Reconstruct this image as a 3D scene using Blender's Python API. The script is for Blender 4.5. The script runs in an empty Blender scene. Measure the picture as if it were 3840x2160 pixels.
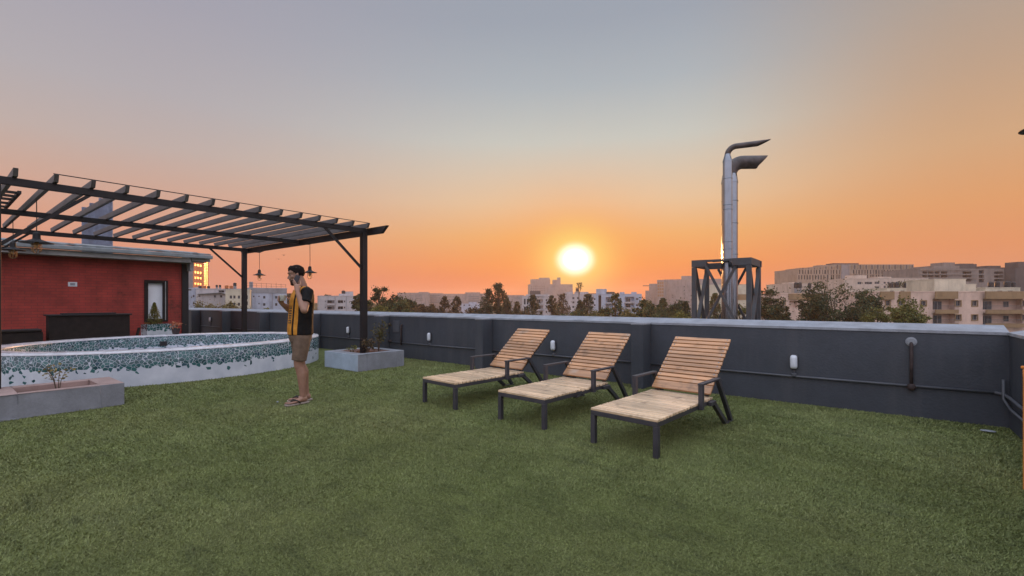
import bpy, bmesh, math, random
import numpy as np
from mathutils import Vector, Matrix, Euler
R = math.radians
scene = bpy.context.scene
COL = scene.collection
rng = np.random.default_rng(11)
random.seed(5)

# ---------------------------------------------------------------- frame of reference
# world: +y runs away from the viewer towards the long parapet, +x along it to the right,
# z = 0 is the turf. F, HZ and YAW come from the vanishing points of parapet and pergola.
F, HZ, CAMZ, YAW = 1730.0, 1132.0, 1.3, 38.0
SN, CS = math.sin(R(YAW)), math.cos(R(YAW))
GZ = -13.0            # street level, four storeys below the terrace
def W(px, Y, z=0.0):
    X = (px - 1920) / F * Y
    return Vector((X * CS - Y * SN, X * SN + Y * CS, z))
def ZZ(py, Y):
    return CAMZ - (py - HZ) / F * Y
SUN_AZ, SUN_EL = 7.8, 5.2      # degrees right of the view axis / above the horizon
_b = R(SUN_AZ)
SUN = Vector((math.sin(_b) * CS - math.cos(_b) * SN, math.sin(_b) * SN + math.cos(_b) * CS, 0)) * math.cos(R(SUN_EL))
SUN.z = math.sin(R(SUN_EL))

def s2l(c):
    return tuple((x / 255 / 12.92 if x / 255 <= .04045 else ((x / 255 + .055) / 1.055) ** 2.4) for x in c[:3]) + (1.0,)

# ---------------------------------------------------------------- materials
class NT:
    def __init__(s, tree): s.t = tree; s.n = tree.nodes; s.l = tree.links
    def a(s, typ, props=None, **inp):
        n = s.n.new(typ)
        for k, v in (props or {}).items(): setattr(n, k, v)
        for k, v in inp.items(): s.set(n, k.replace('_', ' '), v)
        return n
    def set(s, n, key, v):
        sock = n.inputs[int(key)] if key.strip().isdigit() else n.inputs[key]
        if isinstance(v, bpy.types.NodeSocket): s.l.new(v, sock)
        else: sock.default_value = v
    def math(s, op, a, b=None, c=None, clamp=False):
        n = s.n.new('ShaderNodeMath'); n.operation = op; n.use_clamp = clamp
        for i, v in enumerate((a, b, c)):
            if v is None: continue
            if isinstance(v, bpy.types.NodeSocket): s.l.new(v, n.inputs[i])
            else: n.inputs[i].default_value = v
        return n.outputs[0]
    def mix(s, fac, a, b, blend='MIX'):
        n = s.n.new('ShaderNodeMix'); n.data_type = 'RGBA'; n.blend_type = blend
        for sock, v in ((n.inputs[0], fac), (n.inputs[6], a), (n.inputs[7], b)):
            if isinstance(v, bpy.types.NodeSocket): s.l.new(v, sock)
            else: sock.default_value = v
        return n.outputs[2]
    def ramp(s, fac, stops, interp='LINEAR'):
        n = s.n.new('ShaderNodeValToRGB'); cr = n.color_ramp; cr.interpolation = interp
        while len(cr.elements) < len(stops): cr.elements.new(0.5)
        for e, (p, c) in zip(cr.elements, stops):
            e.position = p; e.color = c if len(c) == 4 else tuple(c) + (1,)
        s.l.new(fac, n.inputs[0]); return n.outputs[0]
    def maprange(s, v, a, b, c=0.0, d=1.0, smooth=False):
        n = s.n.new('ShaderNodeMapRange'); n.clamp = True
        if smooth: n.interpolation_type = 'SMOOTHSTEP'
        s.l.new(v, n.inputs[0])
        for i, q in enumerate((a, b, c, d)): n.inputs[i + 1].default_value = q
        return n.outputs[0]

def lin(r, g, b): return (r, g, b, 1.0)
def newmat(name):
    m = bpy.data.materials.new(name); m.use_nodes = True
    t = NT(m.node_tree); t.n.clear()
    out = t.n.new('ShaderNodeOutputMaterial'); p = t.n.new('ShaderNodeBsdfPrincipled')
    t.l.new(p.outputs[0], out.inputs[0])
    return m, t, p

def coords(t, scale=(1, 1, 1), random_offset=True, space='Object'):
    tc = t.n.new('ShaderNodeTexCoord')
    mp = t.n.new('ShaderNodeMapping'); mp.inputs['Scale'].default_value = scale
    t.l.new(tc.outputs[space], mp.inputs['Vector'])
    if random_offset:
        oi = t.n.new('ShaderNodeObjectInfo')
        cb = t.n.new('ShaderNodeCombineXYZ')
        r = t.math('MULTIPLY', oi.outputs['Random'], 37.0)
        for i in range(3): t.l.new(r, cb.inputs[i])
        t.l.new(cb.outputs[0], mp.inputs['Location'])
    return mp.outputs[0]

def mat(name, col, rough=.7, spec=.4, metal=0.0, var=.25, scale=3.0, bump=.0, bscale=40.0, stretch=(1, 1, 1), coat=0.0, island=0.0, fine=0.0, dirt=None, dirt_amt=0.0, dirt_scale=1.2, dirt_stretch=(1, 1, 1), hue=None):
    """base colour broken by noise at two scales, optional per-island variation and weather stains"""
    m, t, p = newmat(name)
    v = coords(t, stretch)
    n1 = t.a('ShaderNodeTexNoise', Vector=v, Scale=scale, Detail=6.0, Roughness=.6)
    c = lin(*col)
    lo = lin(*[x * (1 - var) for x in col]); hi = lin(*[min(1, x * (1 + var)) for x in col])
    base = t.ramp(n1.outputs[0], [(.28, lo), (.72, hi)])
    if hue:
        n3 = t.a('ShaderNodeTexNoise', Vector=v, Scale=scale * .37, Detail=3.0)
        base = t.mix(t.maprange(n3.outputs[0], .42, .62), base, lin(*hue))
    if fine:
        n2 = t.a('ShaderNodeTexNoise', Vector=v, Scale=scale * 14, Detail=3.0)
        base = t.mix(fine, base, t.ramp(n2.outputs[0], [(.3, lin(.25, .25, .25)), (.7, lin(1, 1, 1))]), 'MULTIPLY')
    if island:
        g = t.n.new('ShaderNodeNewGeometry')
        k = t.maprange(g.outputs['Random Per Island'], 0, 1, 1 - island, 1 + island)
        hs = t.a('ShaderNodeHueSaturation', Color=base); t.l.new(k, hs.inputs['Value'])
        base = hs.outputs[0]
    if dirt:
        vd = coords(t, dirt_stretch)
        nd = t.a('ShaderNodeTexNoise', Vector=vd, Scale=dirt_scale, Detail=7.0, Roughness=.65)
        base = t.mix(t.math('MULTIPLY', t.maprange(nd.outputs[0], .48, .68), dirt_amt), base, lin(*dirt))
    t.l.new(base, p.inputs['Base Color'])
    nr = t.maprange(n1.outputs[0], .3, .7, max(0, rough - .08), min(1, rough + .08))
    t.l.new(nr, p.inputs['Roughness'])
    p.inputs['Specular IOR Level'].default_value = spec
    p.inputs['Metallic'].default_value = metal
    p.inputs['Coat Weight'].default_value = coat
    if bump:
        nb = t.a('ShaderNodeTexNoise', Vector=v, Scale=bscale, Detail=5.0)
        b = t.a('ShaderNodeBump', Strength=bump, Distance=.02); t.l.new(nb.outputs[0], b.inputs['Height'])
        t.l.new(b.outputs[0], p.inputs['Normal'])
    return m

# ---------------------------------------------------------------- mesh builder
class MB:
    def __init__(s): s.v = []; s.f = []; s.m = []; s.mi = 0
    def add(s, vs, fs):
        o = len(s.v); s.v += [tuple(q) for q in vs]
        for f in fs: s.f.append(tuple(o + i for i in f)); s.m.append(s.mi)
        return s
    def box(s, x0, x1, y0, y1, z0, z1, M=None):
        vs = [Vector((x, y, z)) for z in (z0, z1) for y in (y0, y1) for x in (x0, x1)]
        if M is not None: vs = [M @ q for q in vs]
        return s.add(vs, [(0, 2, 3, 1), (4, 5, 7, 6), (0, 1, 5, 4), (2, 6, 7, 3), (0, 4, 6, 2), (1, 3, 7, 5)])
    def beam(s, a, b, w, h, up=(0, 0, 1)):
        a, b = Vector(a), Vector(b); d = (b - a).normalized(); up = Vector(up)
        sx = d.cross(up)
        if sx.length < 1e-4: sx = d.cross(Vector((0, 1, 0)))
        sx.normalize(); uz = sx.cross(d).normalized()
        vs = [p + sx * (i * w / 2) + uz * (j * h / 2) for p in (a, b) for i, j in ((-1, -1), (1, -1), (1, 1), (-1, 1))]
        return s.add(vs, [(3, 2, 1, 0), (4, 5, 6, 7), (0, 1, 5, 4), (1, 2, 6, 5), (2, 3, 7, 6), (3, 0, 4, 7)])
    def loft(s, rings, cap=True):
        n = len(rings[0]); vs = [p for r in rings for p in r]; fs = []
        for k in range(len(rings) - 1):
            for i in range(n):
                j = (i + 1) % n
                fs.append((k * n + i, k * n + j, (k + 1) * n + j, (k + 1) * n + i))
        if cap:
            fs.append(tuple(reversed(range(n)))); fs.append(tuple(range((len(rings) - 1) * n, len(rings) * n)))
        return s.add(vs, fs)
    def tube(s, pts, r, n=10, cap=True):
        pts = [Vector(p) for p in pts]; rs = r if isinstance(r, (list, tuple)) else [r] * len(pts)
        rings = []; ref = None
        for i, p in enumerate(pts):
            d = (pts[min(i + 1, len(pts) - 1)] - pts[max(i - 1, 0)]).normalized()
            if ref is None:
                ref = d.orthogonal().normalized()
            ref = (ref - d * ref.dot(d)).normalized(); q = d.cross(ref)
            rings.append([p + (ref * math.cos(2 * math.pi * k / n) + q * math.sin(2 * math.pi * k / n)) * rs[i] for k in range(n)])
        return s.loft(rings, cap)
    def lathe(s, prof, n=24, o=(0, 0, 0), cap=True, sx=1.0, sy=1.0):
        o = Vector(o)
        rings = [[o + Vector((r * sx * math.cos(2 * math.pi * k / n), r * sy * math.sin(2 * math.pi * k / n), z)) for k in range(n)] for r, z in prof]
        return s.loft(rings, cap)
    def prism(s, poly, z0, z1):
        n = len(poly)
        vs = [(x, y, z0) for x, y in poly] + [(x, y, z1) for x, y in poly]
        return s.add(vs, [tuple(reversed(range(n))), tuple(range(n, 2 * n))] + [(i, (i + 1) % n, n + (i + 1) % n, n + i) for i in range(n)])
    def ball(s, c, r, n=12, m=8, sc=(1, 1, 1)):
        c = Vector(c)
        prof = [(max(1e-3, math.sin(math.pi * i / m)), -math.cos(math.pi * i / m)) for i in range(m + 1)]
        rings = [[c + Vector((a * math.cos(2 * math.pi * k / n) * sc[0], a * math.sin(2 * math.pi * k / n) * sc[1], z * sc[2])) * r for k in range(n)] for a, z in prof]
        return s.loft(rings)
    def build(s, name, mats, parent=None, smooth=False, bevel=0.0, loc=None, rotz=0.0, auto=False):
        me = bpy.data.meshes.new(name); me.from_pydata(s.v, [], s.f)
        mats = mats if isinstance(mats, (list, tuple)) else [mats]
        for q in mats: me.materials.append(q)
        if len(mats) > 1: me.polygons.foreach_set('material_index', s.m)
        if smooth: me.polygons.foreach_set('use_smooth', [True] * len(me.polygons))
        bm = bmesh.new(); bm.from_mesh(me); bmesh.ops.recalc_face_normals(bm, faces=bm.faces); bm.to_mesh(me); bm.free()
        me.update()
        return link(name, me, parent, bevel, loc, rotz)

def link(name, me, parent=None, bevel=0.0, loc=None, rotz=0.0):
    o = bpy.data.objects.new(name, me); COL.objects.link(o)
    if parent is not None: o.parent = parent
    if loc is not None: o.location = loc
    if rotz: o.rotation_euler = (0, 0, rotz)
    if bevel:
        b = o.modifiers.new('bevel', 'BEVEL'); b.width = bevel; b.segments = 2; b.limit_method = 'ANGLE'; b.angle_limit = R(40)
        b.harden_normals = False
    return o

def tag(o, label=None, cat=None, group=None, kind=None):
    if label: o['label'] = label
    if cat: o['category'] = cat
    if group: o['group'] = group
    if kind: o['kind'] = kind
    return o
def thing(name, label, cat, loc=(0, 0, 0), rotz=0.0, group=None):
    o = bpy.data.objects.new(name, None); COL.objects.link(o)
    o.empty_display_size = .2
    o.location = loc; o.rotation_euler = (0, 0, rotz)
    return tag(o, label, cat, group)
def dup(root, loc, rotz=0.0, label=None, group=None):
    r = root.copy(); COL.objects.link(r); r.location = loc; r.rotation_euler = (0, 0, rotz)
    if label: r['label'] = label
    if group: r['group'] = group
    for ch in list(root.children):
        c = ch.copy(); COL.objects.link(c); c.parent = r
        for g in list(ch.children):
            d = g.copy(); COL.objects.link(d); d.parent = c
    return r
# ---------------------------------------------------------------- palette
M = {}
M['slate'] = mat('slate wall paint', (.055, .063, .076), .62, .35, var=.18, scale=1.3, bump=.2, bscale=38, fine=.14, dirt=(.082, .085, .092), dirt_amt=.5, dirt_scale=2.4, dirt_stretch=(1.6, 1.6, .16))
M['coping'] = mat('bare cement coping', (.29, .31, .34), .75, .3, var=.28, scale=5, bump=.25, bscale=60, fine=.18, dirt=(.25, .25, .26), dirt_amt=.6, dirt_scale=2.6, dirt_stretch=(.5, 2, 1))
M['conc'] = mat('planter concrete', (.22, .23, .25), .8, .3, var=.22, scale=3.5, bump=.2, bscale=50, fine=.14, dirt=(.17, .175, .18), dirt_amt=.5, dirt_scale=1.7, dirt_stretch=(1.6, 1.6, .5))
M['conc_pale'] = mat('pale bluish concrete', (.34, .42, .50), .8, .3, var=.16, scale=3.5, bump=.2, bscale=50, fine=.1, dirt=(.3, .32, .36), dirt_amt=.5, dirt_scale=2.2)
M['soil'] = mat('dry soil', (.13, .055, .032), .95, .1, var=.5, scale=14, bump=.8, bscale=60)
M['steel'] = mat('dark painted steel', (.009, .0075, .008), .5, .35, var=.35, scale=6, bump=.05, fine=.15, dirt=(.035, .022, .018), dirt_amt=.35, dirt_scale=4)
M['conc_red'] = mat('reddish concrete', (.36, .255, .225), .8, .3, var=.2, scale=4, bump=.2, fine=.12, dirt=(.22, .15, .13), dirt_amt=.5, dirt_scale=3)  # reddish tone for the long planter's top, and for stained inner faces
M['steel_grey'] = mat('weathered rafter paint', (.10, .096, .097), .6, .4, var=.25, scale=5, fine=.12, dirt=(.045, .04, .04), dirt_amt=.5, dirt_scale=3)
M['frame'] = mat('lounger frame paint', (.045, .043, .050), .45, .45, var=.2, scale=8, bump=.05)
M['galv'] = mat('galvanised steel', (.24, .27, .30), .2, .5, metal=1.0, var=.14, scale=3, fine=.06, dirt=(.14, .155, .175), dirt_amt=.4, dirt_scale=2, dirt_stretch=(2, 2, .5))
M['duct'] = mat('sooty duct metal', (.10, .085, .08), .5, .4, metal=.4, var=.4, scale=4, dirt=(.03, .025, .022), dirt_amt=.7, dirt_scale=3)
M['truss'] = mat('grey truss paint', (.060, .066, .071), .6, .35, var=.25, scale=4, dirt=(.09, .05, .035), dirt_amt=.4, dirt_scale=3)
M['black'] = mat('matt black', (.012, .011, .012), .6, .4, var=.3)
M['lens'] = mat('opal plastic', (.62, .66, .70), .35, .5, var=.04)
M['conduit'] = mat('painted conduit', (.085, .09, .10), .5, .4, var=.2, scale=6)
M['rust'] = mat('rusty pipe', (.045, .032, .030), .75, .3, var=.5, scale=14, bump=.2)
M['bulb'] = mat('amber bulb', (.55, .30, .12), .15, .5, var=.1)
M['cage'] = mat('brass cage wire', (.20, .14, .08), .4, .5, metal=.6, var=.2)
M['roofsheet'] = mat('grey green roof sheet', (.20, .23, .24), .55, .4, var=.18, scale=3, dirt=(.10, .11, .105), dirt_amt=.5, dirt_scale=2.5)
M['fascia'] = mat('pale eave fascia', (.30, .31, .31), .7, .3, var=.22, scale=3, dirt=(.10, .10, .095), dirt_amt=.7, dirt_scale=3, dirt_stretch=(1, .5, 2))
M['darkwood'] = mat('dark rattan', (.022, .017, .016), .75, .25, var=.4, scale=9, bump=.4, bscale=70)
M['doorwhite'] = mat('pale pane', (.78, .83, .87), .5, .5, var=.06)
M['terracotta'] = mat('dark clay pot', (.05, .04, .04), .7, .3, var=.3)
M['orange'] = mat('plain orange', (.72, .25, .05), .6, .35, var=.12)
M['tank_black'] = mat('black tank plastic', (.02, .02, .022), .5, .4, var=.3)
M['tank_orange'] = mat('terracotta tank plastic', (.42, .14, .05), .6, .3, var=.2)
M['glass'] = mat('dark window glass', (.035, .04, .048), .12, .6, var=.3, scale=.6)
M['glass_pale'] = mat('pale window glass', (.16, .18, .20), .1, .7, var=.3, scale=.6)
M['wframe'] = mat('window frame', (.25, .24, .23), .6, .3, var=.15)
M['railing'] = mat('balcony railing', (.10, .10, .10), .5, .4, var=.2)
def wall_mat(name, col, dirtc=None):
    return mat(name, col, .85, .2, var=.12, scale=.35, fine=.10, dirt=dirtc or tuple(c * .45 for c in col), dirt_amt=.55, dirt_scale=.22, dirt_stretch=(2.2, 2.2, .6))
M['w_white'] = wall_mat('white limewash', (.44, .41, .41))
M['w_warm'] = wall_mat('pink lit white plaster', (.54, .43, .35))  # pinkish light on the white houses put into their wall colour
M['w_blue'] = wall_mat('bluish render', (.40, .43, .50))
M['w_cream'] = wall_mat('cream render', (.56, .50, .38))
M['w_grey'] = wall_mat('raw cement render', (.26, .26, .27))
M['w_pink'] = wall_mat('pinkish plaster', (.62, .45, .36))
M['w_tan'] = wall_mat('tan band paint', (.30, .20, .11))
M['w_far'] = wall_mat('pale office cladding', (.27, .245, .24))
M['w_conc'] = wall_mat('bare concrete frame', (.24, .20, .175))
M['w_fin'] = wall_mat('beige facade panel', (.34, .26, .20))
M['w_brown'] = wall_mat('dark facade recess', (.10, .085, .08))
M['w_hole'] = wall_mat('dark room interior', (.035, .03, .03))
M['w_orange'] = wall_mat('sunlit orange wall', (.55, .22, .13))  # orange of the low sun is put into this wall colour
M['w_steelblue'] = mat('corrugated sheet', (.20, .24, .33), .6, .4, var=.3, scale=1.2, dirt=(.12, .14, .2), dirt_amt=.6, dirt_scale=.5, dirt_stretch=(2, 2, .3))
M['mirror'] = mat('mirror glazing', (.24, .14, .07), .36, .6, metal=1.0, var=.15, scale=.4)

def brick_mat():
    m, t, p = newmat('red brick')
    v = coords(t, (1, 1, 1), False)
    sp = t.n.new('ShaderNodeSeparateXYZ'); t.l.new(v, sp.inputs[0])
    cb = t.n.new('ShaderNodeCombineXYZ'); t.l.new(sp.outputs[1], cb.inputs[0]); t.l.new(sp.outputs[2], cb.inputs[1])
    b = t.a('ShaderNodeTexBrick', Vector=cb.outputs[0], Scale=1.0, Color1=lin(.40, .055, .040), Color2=lin(.33, .045, .036), Mortar=lin(.24, .045, .038))
    b.inputs['Mortar Size'].default_value = .008; b.inputs['Brick Width'].default_value = .23; b.inputs['Row Height'].default_value = .075
    n = t.a('ShaderNodeTexNoise', Vector=v, Scale=2.2, Detail=6.0)
    c = t.mix(t.maprange(n.outputs[0], .35, .7, 0, .55), b.outputs[0], lin(.10, .022, .016))
    n2 = t.a('ShaderNodeTexNoise', Vector=v, Scale=1.1, Detail=9.0, Roughness=.75)
    c = t.mix(t.maprange(n2.outputs[0], .58, .66, 0, .75), c, lin(.05, .022, .012))
    t.l.new(c, p.inputs['Base Color']); p.inputs['Roughness'].default_value = .85
    bp = t.a('ShaderNodeBump', Strength=.2, Distance=.006); t.l.new(b.outputs['Fac'], bp.inputs['Height']); bp.invert = True
    t.l.new(bp.outputs[0], p.inputs['Normal'])
    return m
M['brick'] = brick_mat()

def wood_mat(name, col, rough, coat):
    m, t, p = newmat(name)
    g = t.n.new('ShaderNodeNewGeometry')
    v = coords(t, (1.2, 14, 14))
    cb = t.n.new('ShaderNodeCombineXYZ')
    r = t.math('MULTIPLY', g.outputs['Random Per Island'], 23.0)
    for i in range(3): t.l.new(r, cb.inputs[i])
    va = t.n.new('ShaderNodeVectorMath'); t.l.new(v, va.inputs[0]); t.l.new(cb.outputs[0], va.inputs[1])
    n = t.a('ShaderNodeTexNoise', Vector=va.outputs[0], Scale=2.2, Detail=8.0, Roughness=.6, Distortion=.6)
    base = t.ramp(n.outputs[0], [(.25, lin(*[c * .55 for c in col])), (.5, lin(*col)), (.78, lin(*[c * 1.35 for c in col]))])
    hs = t.a('ShaderNodeHueSaturation', Color=base)
    t.l.new(t.maprange(g.outputs['Random Per Island'], 0, 1, .72, 1.25), hs.inputs['Value'])
    n2 = t.a('ShaderNodeTexNoise', Vector=coords(t), Scale=7.0, Detail=6.0)
    c = t.mix(t.maprange(n2.outputs[0], .58, .72, 0, .6), hs.outputs[0], lin(.10, .06, .035))
    n3 = t.a('ShaderNodeTexNoise', Vector=coords(t), Scale=5.0, Detail=4.0)
    c = t.mix(t.maprange(n3.outputs[0], .60, .75, 0, .45), c, lin(.42, .36, .28))
    t.l.new(c, p.inputs['Base Color'])
    t.l.new(t.maprange(n2.outputs[0], .3, .7, rough - .08, rough + .15), p.inputs['Roughness'])
    p.inputs['Coat Weight'].default_value = coat; p.inputs['Coat Roughness'].default_value = .16
    b = t.a('ShaderNodeBump', Strength=.12, Distance=.004); t.l.new(n.outputs[0], b.inputs['Height']); t.l.new(b.outputs[0], p.inputs['Normal'])
    return m
M['teak'] = wood_mat('oiled teak slats', (.46, .24, .11), .42, .3)
M['teak_pale'] = wood_mat('sky sheen teak slats', (.72, .52, .32), .34, 1.0)  # seat slats: pale sky reflection put into the base colour

def mosaic_mat(name, zlo, amp, scat, zfloor, scale=20.0):
    """broken teal tiles set in pale cement: whole tiles thin out towards the bottom"""
    m, t, p = newmat(name)
    v = coords(t, (1, 1, 1), False)
    vo = t.a('ShaderNodeTexVoronoi', {'feature': 'F1'}, Vector=v, Scale=scale)
    ve = t.a('ShaderNodeTexVoronoi', {'feature': 'DISTANCE_TO_EDGE'}, Vector=v, Scale=scale)
    sp = t.n.new('ShaderNodeSeparateXYZ'); t.l.new(vo.outputs['Position'], sp.inputs[0])
    sc = t.n.new('ShaderNodeSeparateColor'); t.l.new(vo.outputs['Color'], sc.inputs[0])
    nz = t.a('ShaderNodeTexNoise', Vector=v, Scale=1.6, Detail=3.0)
    zz = t.math('ADD', sp.outputs[2], t.math('MULTIPLY', t.math('SUBTRACT', nz.outputs[0], .5), amp))
    zz = t.math('ADD', zz, t.math('MULTIPLY', t.math('SUBTRACT', sc.outputs[1], .5), .07))
    band = t.math('GREATER_THAN', zz, zlo)
    stray = t.math('MULTIPLY', t.math('GREATER_THAN', sc.outputs[0], 1 - scat), t.math('GREATER_THAN', sp.outputs[2], zfloor))
    has = t.math('MAXIMUM', band, stray)
    tile = t.math('MULTIPLY', has, t.math('GREATER_THAN', ve.outputs['Distance'], t.math('ADD', .020, t.math('MULTIPLY', sc.outputs[2], .03))))
    tcol = t.ramp(sc.outputs[1], [(0, lin(.016, .055, .062)), (.45, lin(.03, .10, .105)), (.8, lin(.045, .14, .136)), (1, lin(.025, .06, .095))])
    n = t.a('ShaderNodeTexNoise', Vector=v, Scale=5.0, Detail=6.0)
    grout = t.ramp(n.outputs[0], [(.3, lin(.46, .50, .56)), (.7, lin(.60, .63, .68))])
    nd = t.a('ShaderNodeTexNoise', Vector=v, Scale=1.4, Detail=7.0)
    grout = t.mix(t.maprange(nd.outputs[0], .5, .72, 0, .4), grout, lin(.32, .35, .41))
    t.l.new(t.mix(tile, grout, tcol), p.inputs['Base Color'])
    t.l.new(t.mix(tile, lin(.75, .75, .75), lin(.18, .18, .18)), p.inputs['Roughness'])
    b = t.a('ShaderNodeBump', Strength=.5, Distance=.006)
    t.l.new(t.math('ADD', t.math('MULTIPLY', tile, .6), t.math('MULTIPLY', n.outputs[0], .5)), b.inputs['Height'])
    t.l.new(b.outputs[0], p.inputs['Normal'])
    return m
M['mosaic'] = mosaic_mat('teal mosaic outer', .275, .13, .06, .10)
M['mosaic_in'] = mosaic_mat('teal mosaic inner', .29, .10, .03, .12)
M['mosaic_box'] = mosaic_mat('teal mosaic planter', .50, .16, .05, .3, 16.0)
M['rim'] = mat('glazed white rim tile', (.62, .63, .66), .28, .5, var=.16, scale=7, bump=.35, bscale=30, coat=.3, dirt=(.36, .36, .38), dirt_amt=.5, dirt_scale=3)
M['poolwhite'] = mat('pool floor cement', (.5, .53, .58), .7, .3, var=.15)

def turf_mat(name, blade):
    m, t, p = newmat(name)
    tc = t.n.new('ShaderNodeTexCoord')
    v = tc.outputs['Object']
    big = t.a('ShaderNodeTexNoise', Vector=v, Scale=.55, Detail=4.0, Roughness=.55)
    mp = t.n.new('ShaderNodeMapping'); mp.inputs['Scale'].default_value = (2.2, 9, 1); mp.inputs['Rotation'].default_value = (0, 0, R(-30)); t.l.new(v, mp.inputs['Vector'])
    st = t.a('ShaderNodeTexNoise', Vector=mp.outputs[0], Scale=1.0, Detail=5.0, Roughness=.65, Distortion=.8)
    c = t.ramp(big.outputs[0], [(.3, lin(.164, .198, .063)), (.5, lin(.180, .208, .070)), (.7, lin(.200, .216, .077))])
    c = t.mix(t.maprange(st.outputs[0], .53, .70, 0, .6), c, lin(.085, .10, .040))
    c = t.mix(t.maprange(st.outputs[0], .46, .30, 0, .35), c, lin(.16, .17, .08))
    md = t.a('ShaderNodeTexNoise', Vector=v, Scale=3.1, Detail=5.0, Roughness=.6)
    c = t.mix(1.0, c, t.ramp(md.outputs[0], [(.34, lin(.84, .84, .84)), (.66, lin(1.12, 1.12, 1.1))]), 'MULTIPLY')
    if blade:
        g = t.n.new('ShaderNodeNewGeometry')
        hs = t.a('ShaderNodeHueSaturation', Color=c)
        t.l.new(t.maprange(g.outputs['Random Per Island'], 0, 1, .68, 1.35), hs.inputs['Value'])
        pale = t.math('GREATER_THAN', g.outputs['Random Per Island'], .90)
        c = t.mix(t.math('MULTIPLY', pale, .4), hs.outputs[0], lin(.26, .25, .12))
        p.inputs['Roughness'].default_value = .55
    else:
        f = t.a('ShaderNodeTexNoise', Vector=v, Scale=70.0, Detail=4.0, Roughness=.7)
        c = t.mix(.8, c, t.ramp(f.outputs[0], [(.32, lin(.25, .25, .25)), (.68, lin(1.3, 1.3, 1.2))]), 'MULTIPLY')
        p.inputs['Roughness'].default_value = .8
        b = t.a('ShaderNodeBump', Strength=.9, Distance=.03); t.l.new(f.outputs[0], b.inputs['Height']); t.l.new(b.outputs[0], p.inputs['Normal'])
    p.inputs['Specular IOR Level'].default_value = .25
    t.l.new(c, p.inputs['Base Color'])
    return m
M['turf'] = turf_mat('turf backing', False)
M['blade'] = turf_mat('turf blades', True)

def leaf_mat(name, dark, light, dry=None):
    m, t, p = newmat(name)
    g = t.n.new('ShaderNodeNewGeometry')
    v = coords(t)
    n = t.a('ShaderNodeTexNoise', Vector=v, Scale=.45, Detail=3.0)
    c = t.mix(t.maprange(n.outputs[0], .38, .62), lin(*dark), lin(*light))
    hs = t.a('ShaderNodeHueSaturation', Color=c)
    t.l.new(t.maprange(g.outputs['Random Per Island'], 0, 1, .6, 1.5), hs.inputs['Value'])
    c = hs.outputs[0]
    if dry:
        c = t.mix(t.math('MULTIPLY', t.math('GREATER_THAN', g.outputs['Random Per Island'], .8), .7), c, lin(*dry))
    t.l.new(c, p.inputs['Base Color']); p.inputs['Roughness'].default_value = .6
    p.inputs['Specular IOR Level'].default_value = .25
    tr = t.n.new('ShaderNodeBsdfTranslucent'); t.l.new(c, tr.inputs[0])
    mx = t.n.new('ShaderNodeMixShader'); mx.inputs[0].default_value = .25
    t.l.new(p.outputs[0], mx.inputs[1]); t.l.new(tr.outputs[0], mx.inputs[2])
    out = [q for q in t.n if q.type == 'OUTPUT_MATERIAL'][0]; t.l.new(mx.outputs[0], out.inputs[0])
    return m
M['lf_dark'] = leaf_mat('dark leaves', (.032, .042, .017), (.066, .075, .030))
M['lf_mid'] = leaf_mat('mid green leaves', (.050, .058, .022), (.095, .098, .034))
M['lf_lime'] = leaf_mat('lime leaves', (.085, .090, .024), (.17, .16, .042))
M['lf_olive'] = leaf_mat('olive leaves', (.10, .085, .03), (.19, .155, .055))
M['lf_brown'] = leaf_mat('brownish leaves', (.065, .048, .024), (.12, .085, .04), (.14, .08, .045))
M['lf_gum'] = leaf_mat('gum tree leaves', (.055, .055, .028), (.11, .095, .05), (.16, .12, .07))
M['lf_orange'] = leaf_mat('reddish leaves', (.28, .10, .05), (.45, .18, .10))
M['bark'] = mat('bark', (.10, .075, .055), .9, .1, var=.4, scale=4, bump=.4, stretch=(3, 3, .6))
# ================================================================ terrace
def struct(name, mb, m, **k):
    o = mb.build(name, m, **k); o['kind'] = 'structure'; return o
WY, WX = 6.9, 1.112         # inner faces of the back parapet and of the right one
def ground_sheet():
    mb = MB(); mb.add([(-6000, -6000, GZ), (6000, -6000, GZ), (6000, 6000, GZ), (-6000, 6000, GZ)], [(0, 1, 2, 3)])
    struct('ground', mb, mat('city ground', (.10, .085, .06), .95, .1, var=.5, scale=.02, hue=(.07, .08, .035)))
ground_sheet()
mb = MB(); mb.box(-26, WX + .25, -7, WY + .25, GZ, -.02); struct('terrace_floor', mb, M['w_grey'])
mb = MB(); mb.add([(-26, -7, 0), (WX, -7, 0), (WX, WY, 0), (-26, WY, 0)], [(0, 1, 2, 3)]); struct('turf_carpet', mb, M['turf'])

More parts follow.
